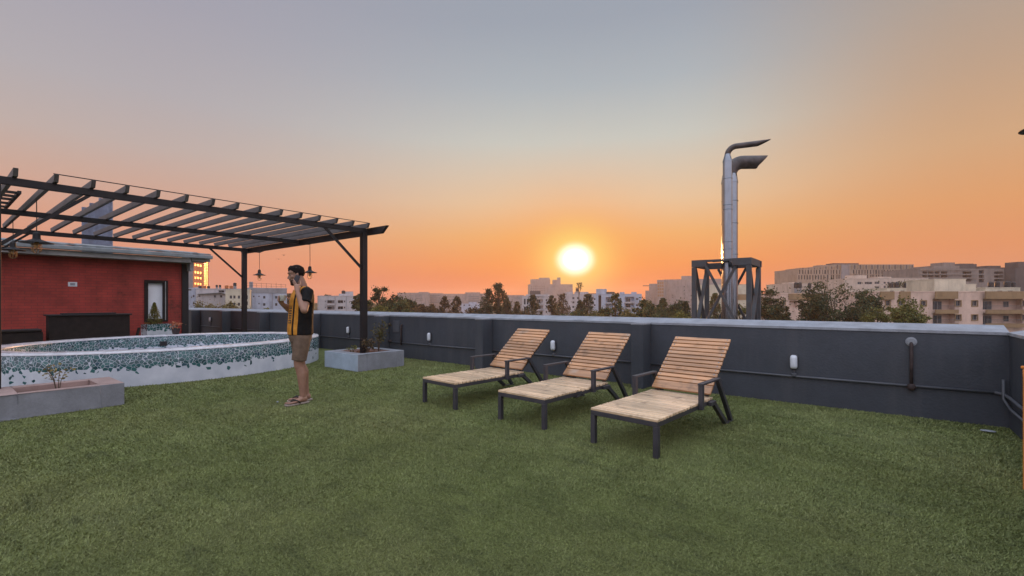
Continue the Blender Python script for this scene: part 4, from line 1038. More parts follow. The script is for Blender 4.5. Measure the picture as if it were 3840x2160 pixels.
b.roofbox('stair_tower', 2234, 2272, 1083, None, .5, 5); b.roofbox('roof_room', 2323, 2340, 1095); b.roofbox('roof_room', 2366, 2386, 1095); b.roofbox('pergola_slab', 2273, 2303, 1094, M['w_brown'], 1, 5)
tank('single square tank left of the tall bare mast tree', 2164, 1092, 11, 12, 258, M['tank_black'])
b = Bld('highrise', 'big plain hazy slab building left of the steel flue frame', 'high-rise', 2489, 2720, 1047, 470, M['w_far'], 4, 26)
for px, pys in ((2566, (1072, 1086, 1100, 1116)), (2522, (1104, 1112)), (2592, (1106, 1122))): b.grid([px], pys, 3.5, 5, r=.4)
b.done(); b.roofbox('plant_room', 2556, 2598, 1034, None, 2, 14)
b.left = []
b = Bld('highrise', 'gridded glass corner block joined to the plain hazy slab', 'high-rise', 2464, 2489.5, 1050, 472, M['w_far'], -14, 20)
for py in (1057, 1068, 1080, 1092, 1104): b.grid([2469, 2477, 2485], [py], 6.4, 8.5, 'mirror', r=.3)
b.done()
b = Bld('highrise', 'lower hazy block stepping down left of the glass corner', 'high-rise', 2420, 2466, 1090, 500, M['w_far'], 0, 22); b.done(); b.roofbox('upper_block', 2434, 2466, 1064, None, .5, 14)
cr = thing('tower_crane', 'tiny tower crane arm left of the hazy slab', 'crane', W(2438, 640, GZ), R(YAW))
mb = MB(); zc = ZZ(1073, 640) - GZ; mb.box(-.8, .8, -.8, .8, 0, zc); mb.build('mast', M['w_brown'], cr)
mb = MB(); mb.box(-10, 3, -.5, .5, zc, zc + 1.1); mb.box(-.5, .5, -.5, .5, zc + 1.1, zc + 3.2); mb.build('jib', M['w_brown'], cr)
b = Bld('house', 'cream flat building seen through the steel flue frame', 'house', 2612, 2812, 1068, 150, M['w_cream'], -2, 12); b.band('tan_strip', 2740, 2812, 1104, 1125, M['w_tan'], .1); b.grid([2650, 2690], [1110], 12, 11); b.done()

# ---------------------------------------------------------------- right side
b = Bld('office_block', 'long beige building with vertical fins on the right skyline', 'office block', 2994, 3432, 1008, 330, M['w_fin'], 0, 30)
U = [2994 + k * 10.6 for k in range(42)]
hl = []
for k, px in enumerate(U[:-1]):
    if 3150 < px < 3186: continue
    b.win(px + 2.5 + (k % 3), px + 7.2 + (k % 2), 1012, 1027, 'plain', 'dark', .14)
    b.win(px + (5 if k % 2 else 2), px + (9 if k % 2 else 6.5), 1030, 1056, 'plain', 'dark', .14)
b.done()
b.roofbox('upper_storey', 3006, 3430, 1004, None, .3, 20); b.roofbox('upper_storey', 3080, 3430, 997, None, .8, 20); b.roofbox('upper_storey', 3130, 3432, 991, None, 1.2, 20)
b.roofbox('roof_canopy', 3132, 3228, 986, M['w_brown'], 2, 10); b.roofbox('roof_box', 3083, 3112, 993, None, 2, 10)
b.band('stair_panel', 3153, 3184, 992, 1058, M['w_far'], .5)
for k in range(40):
    px = 2998 + k * 10.8
    if 3150 < px < 3186: continue
    py = 1003 if px < 3080 else (998 if px < 3130 else 992)
    b.band('fin', px, px + 4.0, py + 1, 1010, M['w_brown'], .06) if k % 2 else b.band('fin', px, px + 2.6, py + 1, 1010, M['w_tan'], .16)
mb = MB(); mb.box(-b.w / 2 - .1, b.w / 2 + .1, -.22, -.003, b.z(1029.5), b.z(1027.5)); mb.build('string_course', M['w_fin'], b.t)
b = Bld('office_block', 'narrow lower end of the fin building stepping down left', 'office block', 2990, 3100, 1028, 325, M['w_fin'], 0, 10)
for k in range(10): b.win(2994 + k * 10.4, 2998.5 + k * 10.4, 1032, 1048, 'plain', 'dark', .14)
b.done()
b = Bld('office_block', 'unfinished concrete office frame with open floors at right', 'office block', 3440, 3812, 1008, 260, M['w_conc'], 2, 24)
for py in (1018, 1032, 1046):
    for a, c in ((3454, 3472), (3476, 3497), (3501, 3520), (3526, 3550), (3609, 3644), (3732, 3768)): b.win(a, c, py, py + 9, 'plain', 'dark', 3.0)
for py in (1013, 1030, 1046): b.win(3672, 3692, py, py + 13, 'plain', 'dark', 1.0)
b.done()
for a, c, py, y0, y1 in ((3518, 3618, 995, 3, 18), (3562, 3607, 982, 4, 12), (3606, 3700, 987, 5, 16), (3640, 3695, 985, 6, 14), (3735, 3788, 994, 4, 14), (3700, 3805, 1001, 3, 16)): b.roofbox('roof_block', a, c, py, M['w_conc'] if c < 3640 else M['w_brown'], y0, y1)
for py in (1010, 1027, 1041): b.band('floor_slab', 3440, 3660, py, py + 3, M['w_conc'], 1.2)
b = Bld('office_block', 'dark brown block edge at the far right of the skyline', 'office block', 3808, 3900, 1003, 255, M['w_brown'], 0, 14); b.done(); b.roofbox('upper_block', 3826, 3900, 981, None, 1, 8)
b = Bld('office_block', 'low grey connecting wing between fin building and concrete frame', 'office block', 3425, 3520, 1008, 300, M['w_conc'], 0, 12); b.done()
b = Bld('house', 'small corner house with stacked balconies left of the big tree', 'house', 2907, 2984, 1066, 210, M['w_cream'], -8, 9)
b.win(2916, 2938, 1072, 1080, r=1, glass=False); b.win(2916, 2938, 1086, 1094, r=1, glass=False); b.grid([2952], [1072, 1086], 5, 6); b.done()
b = Bld('house', 'pale house with roof tanks left of the big dark tree', 'house', 2962, 3092, 1064, 165, M['w_warm'], 4, 10)
b.win(3018, 3027, 1086, 1100); b.win(3060, 3090, 1068, 1078, r=.8); b.grid([3050], [1088], 7, 8); b.done(); b.roofbox('stair_room', 2970, 3012, 1058)
b = Bld('house', 'grey white house with curved roof drum right of the big tree', 'house', 3170, 3300, 1045, 175, M['w_warm'], -3, 10)
b.grid([3224, 3250, 3262], [1057], 15, 9); b.win(3278, 3296, 1056, 1065); b.grid([3288], [1074], 14, 10); b.done()
mb = MB(); mb.lathe([(3.4, 0), (3.4, b.z(1031) - b.H)], 28, ((3243 - 3235) / F * 175, 5, b.H)); mb.build('roof_drum', M['w_warm'], b.t)
b = Bld('house', 'long white house with four roof tanks in the middle right', 'house', 3298, 3484, 1043, 180, M['w_warm'], 2, 10)
b.grid([3316, 3330, 3346], [1057, 1073], 9, 7); b.done(); b.roofbox('roof_room', 3306, 3358, 1037)
b = Bld('house', 'blank cream stair block rising behind the pink apartment roof', 'house', 3504, 3622, 1047, 112, M['w_cream'], 0, 8); b.done()
b = Bld('house', 'low blank cream parapet block beside the stair block', 'house', 3620, 3660, 1066, 112, M['w_cream'], 0, 8); b.done()
b = Bld('apartment_house', 'pink apartment house with tan balcony bands at the right', 'house', 3290, 3990, 1094, 98, M['w_pink'], -2, 12)
for px in (3386, 3468, 3594, 3654, 3832):
    for py in (1128, 1181): b.win(px - 9.5, px + 9.5, py, py + 19, 'trim', True, .28)
for (a, c) in ((3502, 3582), (3684, 3828)):
    for py in (1126, 1180): b.win(a, c, py - 6, py + 38 if py > 1150 else py + 35, 'plain', False, 1.3)
b.win(3330, 3345, 1128, 1146, 'trim', True, .28)
b.done()
for (a, c) in ((3500, 3580), (3680, 3828)): b.band('tan_fascia', a, c, 1093, 1121, M['w_tan'], .95)
b.band('tan_fascia', 3306, 3356, 1093, 1123, M['w_tan'], .5); b.band('tan_fascia', 3380, 3418, 1093, 1121, M['w_tan'], .3)
for (a, c) in ((3500, 3582), (3682, 3830)):
    for py in (1161, 1212):
        b.band('balcony', a, c, py, py + 15, M['w_tan'], .95)
        mb = MB(); u0, u1 = b.u(a) - b.w / 2, b.u(c) - b.w / 2; zb = b.z(py)
        n = int((u1 - u0) / .16)
        mb.box(u0, u1, -.93, -.89, zb + .82, zb + .87)
        for k in range(n + 1): x = u0 + (u1 - u0) * k / n; mb.box(x - .012, x + .012, -.92, -.90, zb, zb + .82)
        mb.build('railing', M['railing'], b.t)
for px, w in ((3524, 1.5), (3545, .9), (3716, 2.3), (3789, 1.1)):
    for py in (1164, 1218): link('window', window_mesh(w, 1.9 if px != 3789 else 1.2, 'plain'), b.t, loc=(b.u(px) - b.w / 2, 1.22, b.z(py) + (0.7 if px == 3789 else .05)))
b = Bld('apartment_house', 'cream and tan house wing half hidden by the big dark tree', 'house', 2926, 3080, 1101, 112, M['w_pink'], 3, 10)
b.band('tan_fascia', 2955, 3078, 1101, 1124, M['w_tan'], .2); b.win(2958, 2990, 1128, 1154, 'plain', False, .8); b.grid([2937], [1129], 10, 15, 'trim', .28); b.done()
for (px, pyb, w, h, Y, m, lb) in ((2985, 1080, 14, 22, 160, 'tank_black', 'left tank of the black pair on the pale house'), (3000, 1080, 13, 22, 159, 'tank_black', 'second tank of the black pair on the pale house'),
        (3036, 1080, 13, 20, 158, 'tank_black', 'lone black tank behind the crown of the big tree'),
        (3342, 1081, 14, 22, 150, 'tank_black', 'first of four black tanks in the middle right row'), (3362, 1081, 16, 24, 150, 'tank_black', 'second of four black tanks in the middle right row'),
        (3398, 1081, 16, 22, 150, 'tank_black', 'third of four black tanks in the middle right row'), (3418, 1081, 15, 22, 150, 'tank_black', 'fourth black tank beside the small roof tree'),
        (3716, 1078, 17, 22, 125, 'tank_black', 'left tank above the pink apartment roof'), (3740, 1078, 15, 24, 125, 'tank_black', 'second tank above the pink apartment roof'),
        (3778, 1078, 20, 24, 125, 'tank_black', 'third tank above the pink apartment roof'), (3800, 1078, 14, 22, 125, 'tank_black', 'rightmost tank above the pink apartment roof')):
    tank(lb, px, pyb, w, h, Y, M[m], stand=2.0)
b = Bld('house', 'low cream roof room under the tank row at far right', 'house', 3696, 3826, 1079, 118, M['w_cream'], 0, 9); b.grid([3750, 3790], [1090], 20, 8); b.done()
b = Bld('house', 'low cream roof room under the four middle tanks', 'house', 3326, 3440, 1081, 135, M['w_cream'], 0, 9); b.grid([3345, 3385], [1090], 16, 5); b.done()

# ================================================================ trees
def tree(label, px, pyt, wpx, Y, kind, m, seed, cat='tree', nl=2600, drop=1.0, hscale=1.0):
    r = np.random.default_rng(seed); wpx *= 1.2; base = W(px, Y, GZ); H = ZZ(pyt, Y) - GZ; wd = wpx / F * Y
    t = thing({'palm': 'tree'}.get(kind, 'tree'), label, cat, base, 0)
    # clump centres
    cl = []
    if kind == 'broad':
        ch = min(H * .8, wd * 1.0 * hscale)
        for k in range(40):
            v = r.normal(size=3); v /= np.linalg.norm(v); f = r.uniform(.4, .9)
            cl.append((v[0] * wd * .56 * f, v[1] * wd * .56 * f, H - ch * .54 + v[2] * ch * .5 * f, wd * r.uniform(.10, .19)))
        for k in range(14): cl.append((r.uniform(-.5, .5) * wd, r.uniform(-.5, .5) * wd, H - ch * r.uniform(.75, 1.25), wd * r.uniform(.12, .2)))
    elif kind == 'tall':
        ch = min(H * .85, wd * 1.35)
        for k in range(46):
            f = (k + r.uniform()) / 42; z = H - ch * (1 - f); rad = wd * .56 * (1 - .80 * f ** 1.5)
            a = r.uniform(0, 6.28); q = rad * r.uniform(.15, 1) ** .6
            cl.append((q * math.cos(a), q * math.sin(a), z - wd * .06, wd * r.uniform(.085, .16) * (1.2 - .5 * f)))
        for k in range(20): a = r.uniform(0, 6.28); q = wd * .5 * r.uniform(.1, 1) ** .6; cl.append((q * math.cos(a), q * math.sin(a), H - ch - wd * r.uniform(-.1, .9), wd * r.uniform(.1, .17)))
    elif kind == 'clumpy':
        for k in range(11):
            a = r.uniform(0, 6.28); q = wd * .42 * r.uniform(.2, 1); z = H - wd * r.uniform(.06, .95) * (1 + q / wd)
            cl.append((q * math.cos(a), q * math.sin(a), z, wd * r.uniform(.10, .17)))
    elif kind == 'bush':
        ch = wd * .75 * hscale
        for k in range(22):
            v = r.normal(size=3); v /= np.linalg.norm(v); v[2] = abs(v[2]); f = r.uniform(.4, .9)
            cl.append((v[0] * wd * .5 * f, v[1] * wd * .5 * f, H - ch * .8 + v[2] * ch * .72 * f, wd * r.uniform(.1, .18)))
        for k in range(8): cl.append((r.uniform(-.4, .4) * wd, r.uniform(-.3, .3) * wd, H - ch * r.uniform(.9, 1.5), wd * .16))
    cl = [(x, y, min(z, H - q * 1.05), q * .86) for x, y, z, q in cl]
    per = max(34, int(nl * 1.35) // len(cl)); P = []
    for (x, y, z, s) in cl:
        k = per; d = r.normal(size=(k, 3)); d /= np.linalg.norm(d, axis=1)[:, None]
        rad = s * r.uniform(.3, 1, k) ** .5 * (1 + .35 * np.sin(d[:, 0] * 5 + z) * np.sin(d[:, 2] * 6 + x))
        P.append(np.array([x, y, z]) + d * rad[:, None] * (1, 1, .78 if kind != 'tall' else 1.25))
        st = r.normal(size=(k // 6, 3)) * s * .95; P.append(np.array([x, y, z]) + st)
    P = np.concatenate(P)
    P = P[P[:, 2] < H + .2]
    mb = MB(); zt = min(c[2] for c in cl); zt = max(2.0, min(zt, H * .6))
    r0 = max(.12, H * .016)
    mb.tube([(0, 0, 0), (.1, .05, zt * .5), (0, .1, zt), (0, 0, H * .8)], [r0 * 1.3, r0, r0 * .8, r0 * .22], 8)
    for k in range(0, len(cl), 2 if kind != 'clumpy' else 1):
        x, y, z, s = cl[k]; zz = max(zt * .7, min(z - .3, zt + (z - zt) * .45)); mb.tube([(0, .05, zz), (x * .5, y * .5, (zz + z) / 2 + .1), (x, y, z)], [r0 * .45, r0 * .3, r0 * .1], 5)
    mb.build('trunk', M['bark'], t, smooth=True)
    ls = np.clip(Y / 1730 * 8.0, .16, .56) * (1.0 if kind == 'broad' else .8)
    soup('crown', leaves(P, ls, .6, .6), 4, M[m], t)
T = [
 ('second lower peak on the left side of the tall eucalyptus', 1832, 1084, 70, 101, 'tall', 'lf_gum', 2600, 1.0),
 ('broad green tree filling the gap left of the dark bushy tree', 2452, 1136, 80, 86, 'broad', 'lf_mid', 2000, 1.0),
 ('low green tree under the hazy slab, left of the frame', 2514, 1150, 90, 72, 'bush', 'lf_mid', 1700, .9),
 ('rusty low bushes between the eucalyptus and the slim tree', 1965, 1158, 60, 90, 'bush', 'lf_brown', 1200, .8),
 ('low brown tree right of the reddish brown tree', 1545, 1146, 60, 100, 'broad', 'lf_brown', 1400, 1.0),
 ('dull green bush left of the slanted dark stair slot', 2230, 1158, 60, 76, 'bush', 'lf_olive', 1300, .9),
 ('pale olive rounded tree at left before the white houses', 772, 1116, 100, 75, 'bush', 'lf_olive', 2200, 1.0),
 ('pale olive tree, right one before the cream house', 852, 1117, 92, 73, 'bush', 'lf_olive', 2200, 1.0),
 ('small olive bush just left of the rear pergola post', 925, 1146, 40, 80, 'bush', 'lf_mid', 900, 1.0),
 ('little lime bush between rear post and man', 998, 1152, 32, 90, 'bush', 'lf_lime', 800, 1.0),
 ('small brown treetop peeping out behind the man\'s cup', 1085, 1094, 34, 210, 'broad', 'lf_brown', 900, 1.0),
 ('tiny treetop above the white balcony house roof', 1228, 1101, 18, 230, 'broad', 'lf_dark', 500, 1.0),
 ('small dark tree on the left flank of the tall post', 1348, 1100, 36, 120, 'broad', 'lf_dark', 1200, 1.0),
 ('green tree hidden half by the tall pergola post', 1372, 1113, 62, 95, 'broad', 'lf_mid', 1800, 1.2),
 ('tall dark tree with separate round puffs right of the post', 1424, 1074, 66, 110, 'clumpy', 'lf_dark', 2600, 1.0),
 ('big dark round tree right of the puffy tree', 1478, 1097, 92, 110, 'broad', 'lf_dark', 3200, .9),
 ('smaller dark tree leaning on the big round tree', 1532, 1112, 50, 105, 'broad', 'lf_dark', 1800, 1.1),
 ('greyish green tree in front of the big round tree', 1502, 1116, 60, 90, 'broad', 'lf_mid', 1800, 1.1),
 ('bright yellow green bush beside the tall post', 1425, 1141, 80, 65, 'bush', 'lf_lime', 1900, .8),
 ('low green bush at the foot of the dark round tree', 1523, 1153, 46, 70, 'bush', 'lf_mid', 1000, .8),
 ('reddish brown tree between round tree and thin pair', 1582, 1134, 50, 120, 'broad', 'lf_brown', 1600, 1.2),
 ('low dark tree left of the thin pair', 1620, 1137, 34, 140, 'broad', 'lf_brown', 1000, 1.2),
 ('thin pair, left and wider brownish tree', 1666, 1110, 56, 130, 'tall', 'lf_brown', 2200, 1.0),
 ('thin pair, right slender brownish tree', 1712, 1111, 44, 130, 'tall', 'lf_brown', 1800, 1.0),
 ('low rusty bush between thin pair and eucalyptus', 1776, 1146, 66, 110, 'bush', 'lf_brown', 1500, .8),
 ('tall open eucalyptus, highest tree left of the sun', 1868, 1062, 96, 100, 'tall', 'lf_gum', 4200, 1.0),
 ('low loose tree at the right foot of the eucalyptus', 1900, 1120, 50, 96, 'tall', 'lf_gum', 1500, 1.0),
 ('small slim tree before the dull hazy block', 1938, 1131, 46, 120, 'tall', 'lf_gum', 1300, 1.0),
 ('loose gum tree before the white framed house', 1998, 1105, 54, 100, 'tall', 'lf_gum', 1900, 1.0),
 ('two lobed gum tree left below the sun', 2070, 1109, 56, 105, 'tall', 'lf_gum', 1900, 1.0),
 ('hazy orange tree in front of the house under the sun', 2110, 1100, 58, 150, 'tall', 'lf_brown', 1600, 1.0),
 ('low round green bush under the sun', 2150, 1150, 90, 80, 'bush', 'lf_mid', 1700, .8),
 ('gum tree under the right edge of the sun', 2203, 1103, 62, 105, 'tall', 'lf_gum', 2200, 1.0),
 ('thin loose tree between two gum trees', 2176, 1126, 36, 100, 'tall', 'lf_gum', 1000, 1.0),
 ('dense hazy tree before the dark stair slot house', 2310, 1101, 62, 110, 'tall', 'lf_mid', 2200, 1.0),
 ('low tree at the foot of the stair slot house', 2270, 1148, 52, 85, 'bush', 'lf_mid', 1300, .9),
 ('yellowish bush in front of the stair slot house', 2360, 1152, 60, 80, 'bush', 'lf_olive', 1300, .9),
 ('rounded green tree left of the hazy slab', 2420, 1114, 66, 95, 'broad', 'lf_mid', 2200, 1.2),
 ('dark green tree below the hazy slab', 2482, 1118, 66, 92, 'tall', 'lf_mid', 2200, 1.0),
 ('dark bushy tree left of the steel frame', 2530, 1117, 70, 88, 'broad', 'lf_dark', 2400, 1.0),
 ('dark tree nearest the left leg of the steel frame', 2572, 1129, 46, 84, 'tall', 'lf_dark', 1400, 1.0),
 ('lime bush at the left foot of the steel frame', 2556, 1166, 70, 60, 'bush', 'lf_lime', 1300, .8),
 ('lime tree inside the left half of the steel frame', 2625, 1150, 56, 70, 'bush', 'lf_lime', 1300, .9),
 ('olive tree seen between frame braces and flues', 2680, 1100, 56, 90, 'tall', 'lf_mid', 1700, 1.0),
 ('bright bush seen right of the flues in the frame', 2782, 1132, 60, 75, 'bush', 'lf_lime', 1600, 1.1),
 ('dark leafy tree right of the steel frame', 2888, 1075, 88, 85, 'broad', 'lf_dark', 3200, 1.3),
 ('low dark tree under the corner house', 2925, 1140, 60, 80, 'broad', 'lf_dark', 1600, 1.1),
 ('big dark spreading tree before the fin building', 3130, 1037, 190, 78, 'broad', 'lf_dark', 6500, .95),
 ('left shoulder tree of the big dark tree', 3050, 1098, 100, 80, 'broad', 'lf_dark', 2600, 1.1),
 ('grey green tree on the right flank of the big tree', 3255, 1080, 78, 82, 'broad', 'lf_dark', 2400, 1.2),
 ('lime green tree before the pink apartment house', 3395, 1112, 96, 66, 'broad', 'lf_lime', 3400, 1.1),
 ('bright low bush left of the lime green tree', 3290, 1146, 90, 62, 'bush', 'lf_lime', 2400, .9),
 ('low lime bush at the foot of the pink apartment', 3450, 1168, 76, 60, 'bush', 'lf_lime', 1800, .9),
 ('small roof tree beside the four black tanks', 3470, 1055, 58, 150, 'broad', 'lf_mid', 1300, .8),
 ('fine leaved tree above the four black tanks', 3386, 1048, 90, 160, 'bush', 'lf_mid', 900, .35),
 ('dark creeper bush right of the cream stair block', 3672, 1078, 40, 128, 'bush', 'lf_mid', 700, .6),
]
for i, (lb, px, pyt, w, Y, k, m, nl, hs) in enumerate(T): tree(lb, px, pyt, w, Y, k, m, 100 + i, nl=nl, hscale=hs)
# bare mast-like palm below the sun
def mast_tree():
    Y = 250; p = W(2171, Y, GZ); t = thing('mast_tree', 'thin forked treelike mast just right below the sun', 'mast', p)
    H = ZZ(1060, Y) - GZ; mb = MB(); mb.tube([(0, 0, 0), (0, 0, H * .75), (-.3, 0, H * .95)], [.35, .22, .1], 7); mb.tube([(0, 0, H * .72), (.9, 0, H * .85), (1.0, 0, H * .97)], [.18, .14, .08], 6); mb.build('trunk', M['bark'], t)
    r = np.random.default_rng(9); P = np.concatenate([r.normal(size=(160, 3)) * (.55, .5, 1.2) + (-.4, 0, H - 1.4), r.normal(size=(160, 3)) * (.55, .5, 1.2) + (1.0, 0, H - 1.6)])
    P = P[P[:, 2] < H]
    soup('crown', leaves(P, .7, .4), 4, M['lf_dark'], t)
mast_tree()
# far wood closing the horizon: one mass
def far_wood():
    r = np.random.default_rng(77); n = 9000
    a = np.radians(r.uniform(-62, 62, n) - 0) ; d = r.uniform(640, 760, n)
    X, Yv = np.tan(a) * d, d
    keep = np.abs(X) < 1500; X, Yv = X[keep], Yv[keep]
    hgt = 9 + 3 * np.sin(X * .02) + 2.5 * np.sin(X * .071 + 1) + 1.5 * np.sin(X * .17)
    z = GZ + r.uniform(0, 1, len(X)) ** .6 * hgt
    P = np.stack([X * CS - Yv * SN, X * SN + Yv * CS, z], 1)
    o = soup('far_wood', leaves(P, 7.0, .7, .6), 4, M['lf_mid']); tag(o, 'hazy far belt of trees closing the horizon', 'wood', kind='stuff')
far_wood()
# ================================================================ the man with the cup
def skin_mat():
    m, t, p = newmat('skin')
    v = coords(t, (1, 1, 1), False)
    n = t.a('ShaderNodeTexNoise', Vector=v, Scale=9.0, Detail=5.0)
    c = t.ramp(n.outputs[0], [(.3, lin(.22, .115, .075)), (.7, lin(.32, .18, .12))])
    t.l.new(c, p.inputs['Base Color']); p.inputs['Roughness'].default_value = .55
    p.inputs['Subsurface Weight'].default_value = .08; p.inputs['Subsurface Scale'].default_value = .01
    return m
FT = Vector((-.60, -.80, 0)).normalized(); LT = Vector((-FT.y, FT.x, 0))      # chest direction, his left
FH = (Vector((-.92, -.39, 0)).normalized() + Vector((0, 0, -.30))).normalized(); LH = Vector((-FH.y, FH.x, 0)).normalized(); UH = FH.cross(LH).normalized()
if UH.z < 0: UH = -UH
def shirt_mat():
    m, t, p = newmat('football shirt cloth')
    tc = t.n.new('ShaderNodeTexCoord'); v = tc.outputs['Object']
    def dot(vec):
        d = t.n.new('ShaderNodeVectorMath'); d.operation = 'DOT_PRODUCT'; t.l.new(v, d.inputs[0]); d.inputs[1].default_value = tuple(vec); return d.outputs['Value']
    sep = t.n.new('ShaderNodeSeparateXYZ'); t.l.new(v, sep.inputs[0])
    s = t.math('SUBTRACT', dot(LT), t.math('MULTIPLY', t.math('SUBTRACT', sep.outputs[2], .88), .03)); f = dot(FT)
    def between(a, b): return t.math('MULTIPLY', t.math('GREATER_THAN', s, a), t.math('LESS_THAN', s, b))
    front = t.math('GREATER_THAN', f, -.02)
    yel = t.math('MULTIPLY', front, t.math('MAXIMUM', between(-.17, .042), between(.072, .122)))
    n = t.a('ShaderNodeTexNoise', Vector=v, Scale=16.0, Detail=4.0)
    ye = t.ramp(n.outputs[0], [(.3, lin(.42, .175, .022)), (.7, lin(.58, .26, .04))])
    bl = t.ramp(n.outputs[0], [(.3, lin(.004, .0035, .0035)), (.7, lin(.010, .009, .009))])
    t.l.new(t.mix(yel, bl, ye), p.inputs['Base Color']); p.inputs['Roughness'].default_value = .8; p.inputs['Specular IOR Level'].default_value = .2
    n2 = t.a('ShaderNodeTexNoise', Vector=v, Scale=9.0, Detail=2.0, Distortion=1.2)
    b = t.a('ShaderNodeBump', Strength=.5, Distance=.03); t.l.new(n2.outputs[0], b.inputs['Height']); t.l.new(b.outputs[0], p.inputs['Normal'])
    return m
M['skin'] = skin_mat(); M['shirt'] = shirt_mat()
M['shorts'] = mat('khaki cotton', (.15, .105, .075), .9, .15, var=.3, scale=9, bump=.5, bscale=14)
M['beard'] = mat('short beard', (.045, .026, .020), .8, .15, var=.4, scale=40)
M['hair'] = mat('dark brown hair', (.013, .008, .007), .75, .15, var=.5, scale=30, bump=.8, bscale=90, stretch=(1, 1, 3))
M['sole'] = mat('sandal sole', (.30, .25, .21), .8, .2, var=.2)
M['strap'] = mat('sandal strap', (.03, .025, .022), .6, .3, var=.2)
M['cup'] = mat('white paper cup', (.80, .80, .78), .5, .4, var=.03)
M['eyew'] = mat('eye white', (.30, .26, .24), .3, .5, var=.03)

def remesh(o, vox, it=2):
    r = o.modifiers.new('remesh', 'REMESH'); r.mode = 'VOXEL'; r.voxel_size = vox; r.use_smooth_shade = True
    s = o.modifiers.new('smooth', 'SMOOTH'); s.factor = .5; s.iterations = it
def person():
    base = W(1125, 5.92)
    t = thing('person', 'man in a yellow and black shirt with phone at his ear and a white cup', 'person', (base.x, base.y, .012), R(YAW))
    def V(*a): return Vector(a)
    def ring(c, ws, fd, z, n=28, L=LT, Fd=FT):
        return [Vector((c[0], c[1], z)) + L * (ws * math.cos(2 * math.pi * k / n)) + Fd * (fd * math.sin(2 * math.pi * k / n)) for k in range(n)]
    LS, LE, LW = V(.155, -.125, 1.405), V(.175, -.265, 1.185), V(.068, -.215, 1.408)
    RS, RE, RW = V(-.080, .135, 1.405), V(-.135, .055, 1.17), V(-.172, -.115, 1.262)
    LHip, LK, LA = V(.060, -.060, .84), V(.012, -.065, .515), V(.058, -.045, .085)
    RHip, RK, RA = V(-.045, .065, .84), V(-.032, .085, .52), V(.020, .135, .085)
    HC = V(-.035, -.015, 1.632)
    # ---- body: one continuous surface
    b = MB()
    b.loft([ring((0, 0), .13, .10, .80), ring((0, 0), .15, .11, .92), ring((.005, 0), .15, .105, 1.08), ring((.02, 0), .165, .108, 1.25), ring((.03, 0), .165, .10, 1.36), ring((.037, 0), .12, .075, 1.43), ring((.04, 0), .062, .06, 1.47)])
    b.tube([V(.045, .005, 1.42), V(.038, 0, 1.48), V(.010, -.006, 1.56), HC + V(.025, 0, -.02)], [.066, .060, .056, .05], 14)
    def limb(pts, rs): b.tube(pts, rs, 14)
    def mid(a, c, f, off=V(0, 0, 0)): return a.lerp(c, f) + off
    limb([LS + V(-.03, .03, .02), LS, mid(LS, LE, .5), LE], [.05, .053, .047, .041]); limb([LE, mid(LE, LW, .3), mid(LE, LW, .7), LW], [.042, .043, .033, .027])
    limb([RS + V(.03, -.03, .02), RS, mid(RS, RE, .5), RE], [.05, .052, .046, .04]); limb([RE, mid(RE, RW, .3), mid(RE, RW, .7), RW], [.041, .042, .032, .026])
    b.ball(LE, .042); b.ball(RE, .041)
    limb([LHip, mid(LHip, LK, .5), LK + V(0, 0, .06), LK, LK + V(.004, 0, -.06)], [.085, .075, .06, .057, .053]); limb([LK + V(.004, 0, -.04), mid(LK, LA, .32, V(.016, .012, 0)), mid(LK, LA, .7, V(.006, .004, 0)), LA], [.052, .060, .043, .036])
    limb([RHip, mid(RHip, RK, .5), RK + V(0, 0, .06), RK, RK + V(.004, 0, -.06)], [.085, .075, .06, .057, .053]); limb([RK + V(.004, 0, -.04), mid(RK, RA, .32, V(.016, .012, 0)), mid(RK, RA, .7, V(.006, .004, 0)), RA], [.052, .058, .042, .036])
    # feet
    feet = []
    for A, d in ((LA, V(-.62, -.78, 0)), (RA, V(-.90, -.42, 0))):
        d.normalize(); sd = V(-d.y, d.x, 0); g = V(A.x, A.y, 0); feet.append((g, d, sd))
        rings = []
        for f, hw, h0, h1 in ((-.055, .022, .022, .06), (-.03, .034, .016, .10), (.02, .036, .016, .098), (.07, .040, .016, .066), (.12, .046, .016, .048), (.16, .047, .016, .040), (.185, .040, .016, .034)):
            rings.append([g + d * f + sd * (hw * math.cos(a)) + V(0, 0, (h0 + h1) / 2 + (h1 - h0) / 2 * math.sin(a)) for a in [2 * math.pi * k / 16 for k in range(16)]])
        b.loft(rings)
        for k, (off, ln, r) in enumerate(((.030, .045, .0125), (.010, .040, .0095), (-.008, .036, .009), (-.024, .030, .0085), (-.037, .022, .008))):
            s_ = 1 if A is RA else -1
            p = g + d * .172 + sd * (off * s_); b.tube([p + V(0, 0, .028), p + d * ln * .6 + V(0, 0, .028), p + d * ln + V(0, 0, .025)], [r, r, r * .7], 8)
    # head
    hr = []
    for c, ctr, hf, w in ((-.118, .074, .016, .014), (-.104, .062, .040, .033), (-.078, .042, .056, .049), (-.045, .020, .074, .060), (-.015, .008, .081, .067), (.015, -.004, .084, .071), (.05, -.003, .091, .074), (.085, -.005, .078, .066), (.108, -.006, .052, .046), (.12, -.006, .02, .02)):
        hr.append([HC + UH * c + FH * (ctr + hf * math.cos(a)) + LH * (w * math.sin(a)) for a in [2 * math.pi * k / 24 for k in range(24)]])
    b.loft(hr)
    hp = lambda a, l, c: HC + FH * a + LH * l + UH * c
    b.tube([hp(.076, 0, .028), hp(.096, 0, .0), hp(.112, 0, -.020)], [.010, .012, .0125], 10); b.ball(hp(.098, .012, -.024), .0085); b.ball(hp(.098, -.012, -.024), .0085)
